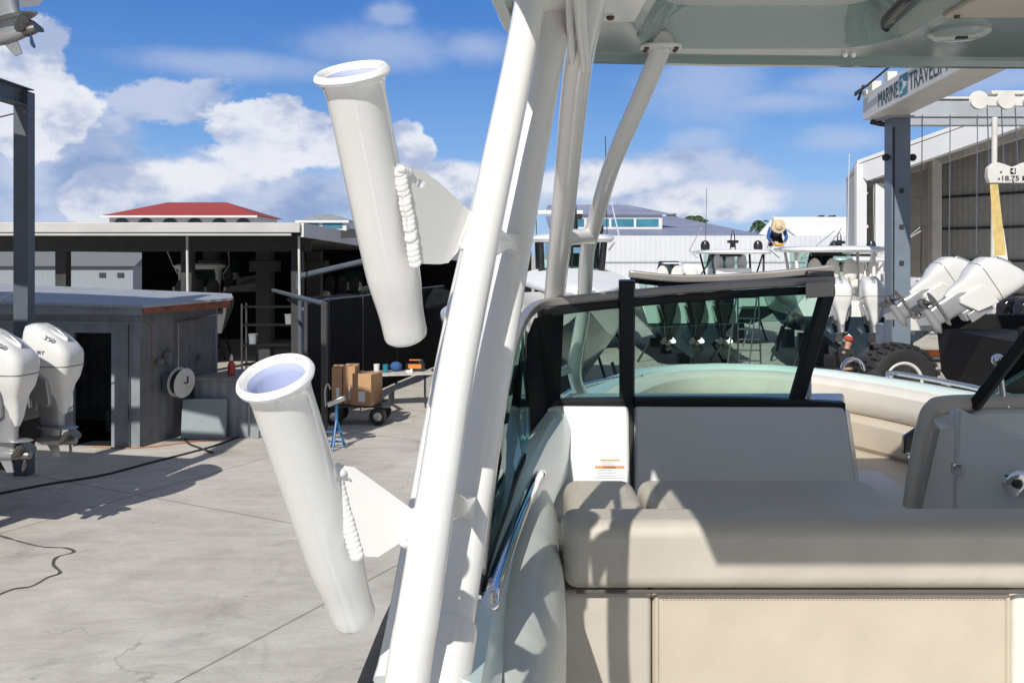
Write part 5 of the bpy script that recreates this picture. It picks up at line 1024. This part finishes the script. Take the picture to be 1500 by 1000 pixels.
# ================================================================ BOATS IN THE YARD
make_boat('white boat with white cover, black-framed hardtop and radar dome behind the tower tubes', (1.32, 26, 0), 180, 10.5, 3.0, .85, 2.62, hm=m_gel, bm=m_navy, chf=.55, group='boats stored in the yard', engines=0, interior=m_cover,
          top=dict(w=1.95, l=2.6, z=3.98, y=5.6, legmat=m_blackp, lr=.075, gear=[('mast', -.05, .3, .75), ('dome', .02, .2, m_liftwhite), ('dome', -.62, -.2, .4), ('whip', .75, -.3, 2.5), ('whip', -.95, -.8, 2.4), ('radar', .2, -.5)]))
cov = MB(); L = []
for i in range(9):
    t = i/8; y = 15.7+t*5.0; w = .25+1.1*min(1, t*1.5)**.6; z = 2.98+.30*t; L.append([V((1.32-w, y, 2.8)), V((1.32-w*.9, y, z-.06+.02*math.sin(i*2))), V((1.32-w*.4, y, z+.03)), V((1.32, y, z+.10+.02*math.sin(i*3))), V((1.32+w*.4, y, z+.03)), V((1.32+w*.9, y, z-.05)), V((1.32+w, y, 2.8))])
cv = cov.loft(L).build('boat_cover', m_cover, sub=1); tag(cv, 'white fabric cover stretched over the bow of the boat behind the tower tubes', 'boat cover')
arch = thing('helm_pod', 'white helm pod with two round seats and railing left of the black-framed hardtop', 'helm pod', (.4, 20, 3.0)) if False else None
make_boat('white boat with dark bottom and three black outboards seen through the port windscreen', (5.6, 27.6, 0), 0, 9.5, 3.4, .35, 2.35, hm=m_gel, bm=m_navy, chf=.55, engines=3, em=m_engb, sp=.86, es=1.12, tilt=0, eo=(-.36, -.55))
make_boat('boat with three white helm seats, black mast and two black domes on its hardtop', (9.3, 34.5, 0), 4, 10, 3.2, .85, 2.75, engines=0, top=dict(w=3.0, l=2.6, z=3.72, y=2.4, legmat=m_blackp, gear=[('dome', -1.12, 0, .4), ('dome', 1.12, 0, .4), ('mast', .05, 0, .62), ('whip', -1.35, -.8, 2.5)]), interior=m_paper)
make_boat('white boat under the kneeling worker with two white outboards aft', (9.0, 23.4, 0), -9, 10.5, 3.1, .85, 2.62, hm=m_gel, bm=m_navy, chf=.62, engines=2, sp=.80, es=1.05, tilt=10, top=dict(w=3.05, l=3.2, z=3.77, y=3.4, gear=[('whip', .6, .2, 2.8), ('whip', 1.2, -.4, 2.0)]))
make_boat('boat behind the lift post with one black dome on a white hardtop', (14.3, 34, 0), 0, 9, 2.9, .85, 2.7, top=dict(w=2.5, l=2.4, z=3.72, y=2.2, gear=[('dome', .35, 0, .4), ('mast', -.95, 0, .55), ('dome', -.8, 1.0, .3)]))
e_ = make_boat('boat at the right edge with black hull and two raised white outboards', (7.75, 14.85, 0), -90, 8, 2.9, .85, 2.5, hm=m_blackhull, engines=2, sp=1.25, es=.97, tilt=56, console=False, eo=(-.36, .47))
make_boat('small white boat lying low behind the white outboards at the bow', (6.6, 19.0, 0), -30, 5.5, 2.0, .35, 1.0, hm=m_gel, console=False, cradle=False) if False else None
make_boat('white boat with tilted black outboards far right behind the raised white outboards', (17.5, 30.5, 0), -75, 8, 2.7, .6, 1.9, group='boats stored in the yard', console=False, engines=2, em=m_engb, tilt=35)
make_boat('low white boat with blue engine cowls between the tower tubes and the black-framed boat', (-.3, 21.0, 0), 6, 7.5, 2.6, .5, 1.9, hm=m_gel, bm=m_navy, engines=2, em=m_shirtblue if False else m_engw, sp=.75, es=1.0)
make_boat('white boat with slanted white hardtop legs right behind the tilted white outboards', (12.2, 27.5, 0), 12, 9.5, 3.0, .7, 2.5, hm=m_gel, bm=m_navy, engines=2, sp=.8, es=1.0, tilt=30, top=dict(w=2.6, l=2.6, z=3.45, y=3.2, gear=[]))
make_boat('white boat with grey seats in the row between the step ladder and the domed hardtop', (2.9, 33.0, 0), -4, 9.5, 3.0, .6, 2.5, hm=m_gel, bm=m_blackhull, engines=3, em=m_engb, sp=.75, es=1.0)
tb = thing('deck_table', 'small white pedestal table standing on the boat left of the domed hardtop', 'pedestal table', (5.6, 30.3, 3.1))
q = P(984, 388, 30.8); WB(MB().tube([q-V((0, 0, .35)), q+V((0, 0, .03))], .06, 8), 'pedestal', m_darksteel, tb); WB(MB().box(q+V((0, 0, .06)), (.6, .4, .05)), 'table_top', m_paper, tb, bevel=.01)
# step ladder in the yard
ld = thing('step_ladder', 'tall aluminium work ladder standing behind the windscreen glass', 'ladder', G(1097, 560))
lb0 = G(1097, 556); 
for sx in (-.33, .33):
    WB(MB().tube([lb0+V((sx, -.1, 0)), lb0+V((sx*.9, .1, 2.6))], .025, 8), 'rail', m_brush, ld); WB(MB().tube([lb0+V((sx, 1.3, 0)), lb0+V((sx*.9, .2, 2.5))], .022, 8), 'rear_rail', m_brush, ld)
for k in range(8): z = .25+k*.3; WB(MB().box(lb0+V((0, -.1+.2*z/2.6, z)), (.62, .09, .035)), 'rung', m_brush, ld)
WB(MB().tube([lb0+V((-.33, .4, .1)), lb0+V((.33, .9, 1.7))], .018, 8), 'brace', m_brush, ld)
# right yard table with clutter
rt = thing('yard_table', 'white folding table with bottles beyond the lift tyre', 'table', G(1362, 520))
q = V(((1362-750)/F*30, 30, .92)); WB(MB().box(q, (1.5, .7, .05)), 'table_top', m_paper, rt, bevel=.01)
for sx in (-.6, .6): WB(MB().tube([q+V((sx, 0, -.02)), q+V((sx, 0, -.92))], .03, 8), 'leg', m_darksteel, rt)
WB(MB().box(q+V((.2, 0, -.8)), (1.5, .6, .05)), 'shelf', m_paper, rt)
for k, (dx, mt_, lab) in enumerate(((-.5, m_blue, 'blue bottle at the left end of the yard table'), (-.1, m_paper, 'white jug in the middle of the yard table'), (.3, m_blackp, 'black bottle right of the white jug on the yard table'))): bottle(q+V((dx, 0, .026)), lab, mt_, m_paper, 1.4 if k == 1 else 1.1)
box_thing('orange_crate', 'orange crate on the shelf under the yard table', 'crate', q+V((.15, 0, -.77)), (.55, .4, .2), m_orange)
box_thing('equipment_cabinet', 'dark grey equipment cabinet on the ground at the right edge', 'cabinet', G(1462, 590)+V((0, 0, 0)), (1.5, 1.0, .95), m_darksteel)
st = thing('boat_stand', 'rusty boat stand on the concrete under the raised outboards', 'boat stand', G(1420, 560)); qb = G(1421, 556)
for dx, dy in ((-.25, -.1), (.25, -.1), (0, .3)): WB(MB().tube([qb+V((dx, dy, 0)), qb+V((0, 0, .9))], .03, 8), 'leg', m_rust, st)
WB(MB().box(qb+V((0, 0, .95)), (.45, .3, .06)), 'pad', m_rust, st, bevel=.01)
bt = box_thing('dolly', 'low black dolly lying behind the big tyre', 'dolly', V((10.3, 22.5, 0)), (1.6, .7, .25), m_blackp)

# ---------------------------------------------------------------- people
std = dict(pelvis=(0, 0, .92), chest=(0, .0, 1.28), neck=(0, .02, 1.47), head=(0, .045, 1.56), face=(0, 1, -.35), shL=(-.18, 0, 1.40), shR=(.18, 0, 1.40), elL=(-.24, .05, 1.12), elR=(.24, .05, 1.12), wrL=(-.12, .27, 1.08), wrR=(.12, .27, 1.08),
           hiL=(-.09, 0, .88), hiR=(.09, 0, .88), knL=(-.11, .03, .48), knR=(.11, .03, .48), anL=(-.12, 0, .07), anR=(.12, 0, .07), toL=(-.13, .15, .03), toR=(.13, .15, .03))
person('person in black clothes and red cap standing left of the big tyre, looking down', V(((1240-750)/F*20.3, 20.3, 0)), -65, std, m_blackcloth, m_blackcloth, 'cap', m_redcap)
kn = dict(pelvis=(0, -.15, .32), chest=(0, .12, .52), neck=(0, .28, .57), head=(0, .38, .58), face=(0, .7, -.7), shL=(-.19, .16, .52), shR=(.19, .16, .52), elL=(-.27, .22, .26), elR=(.27, .22, .26), wrL=(-.17, .36, .10), wrR=(.15, .36, .10),
          hiL=(-.10, -.15, .28), hiR=(.10, -.15, .28), knL=(-.14, .12, .07), knR=(.14, .12, .07), anL=(-.13, -.30, .06), anR=(.13, -.30, .06), toL=(-.13, -.42, .04), toR=(.13, -.42, .04))
wk = person('person in blue long sleeves and straw hat kneeling on a boat hardtop', V(((1137-750)/F*26.6, 26.6, 3.83)), 172, kn, m_shirtblue, m_blackcloth, 'brim', m_straw)
rg = MB().ball((0, 0, .04), (.14, .1, .05), 10, 6).build('cleaning_cloth', m_yglove); rg.location = V(((1139-750)/F*26.3, 26.22, 3.835)); tag(rg, 'yellow cloth under the hands of the worker in the straw hat', 'cloth')
cr2 = dict(pelvis=(0, -.1, .28), chest=(0, .16, .56), neck=(0, .30, .62), head=(0, .41, .60), face=(0, .6, -.8), shL=(-.19, .20, .56), shR=(.19, .20, .56), elL=(-.25, .36, .34), elR=(.25, .36, .34), wrL=(-.17, .50, .16), wrR=(.13, .50, .16),
           hiL=(-.10, -.1, .28), hiR=(.10, -.1, .28), knL=(-.17, .22, .46), knR=(.17, .22, .46), anL=(-.15, .02, .07), anR=(.15, .02, .07), toL=(-.16, .16, .03), toR=(.16, .16, .03))
person('person in pale grey overalls crouching on the ground behind the windscreen glass', G(1068, 531), 75, cr2, m_shirtgrey, m_shirtgrey, None, None, 1.08)
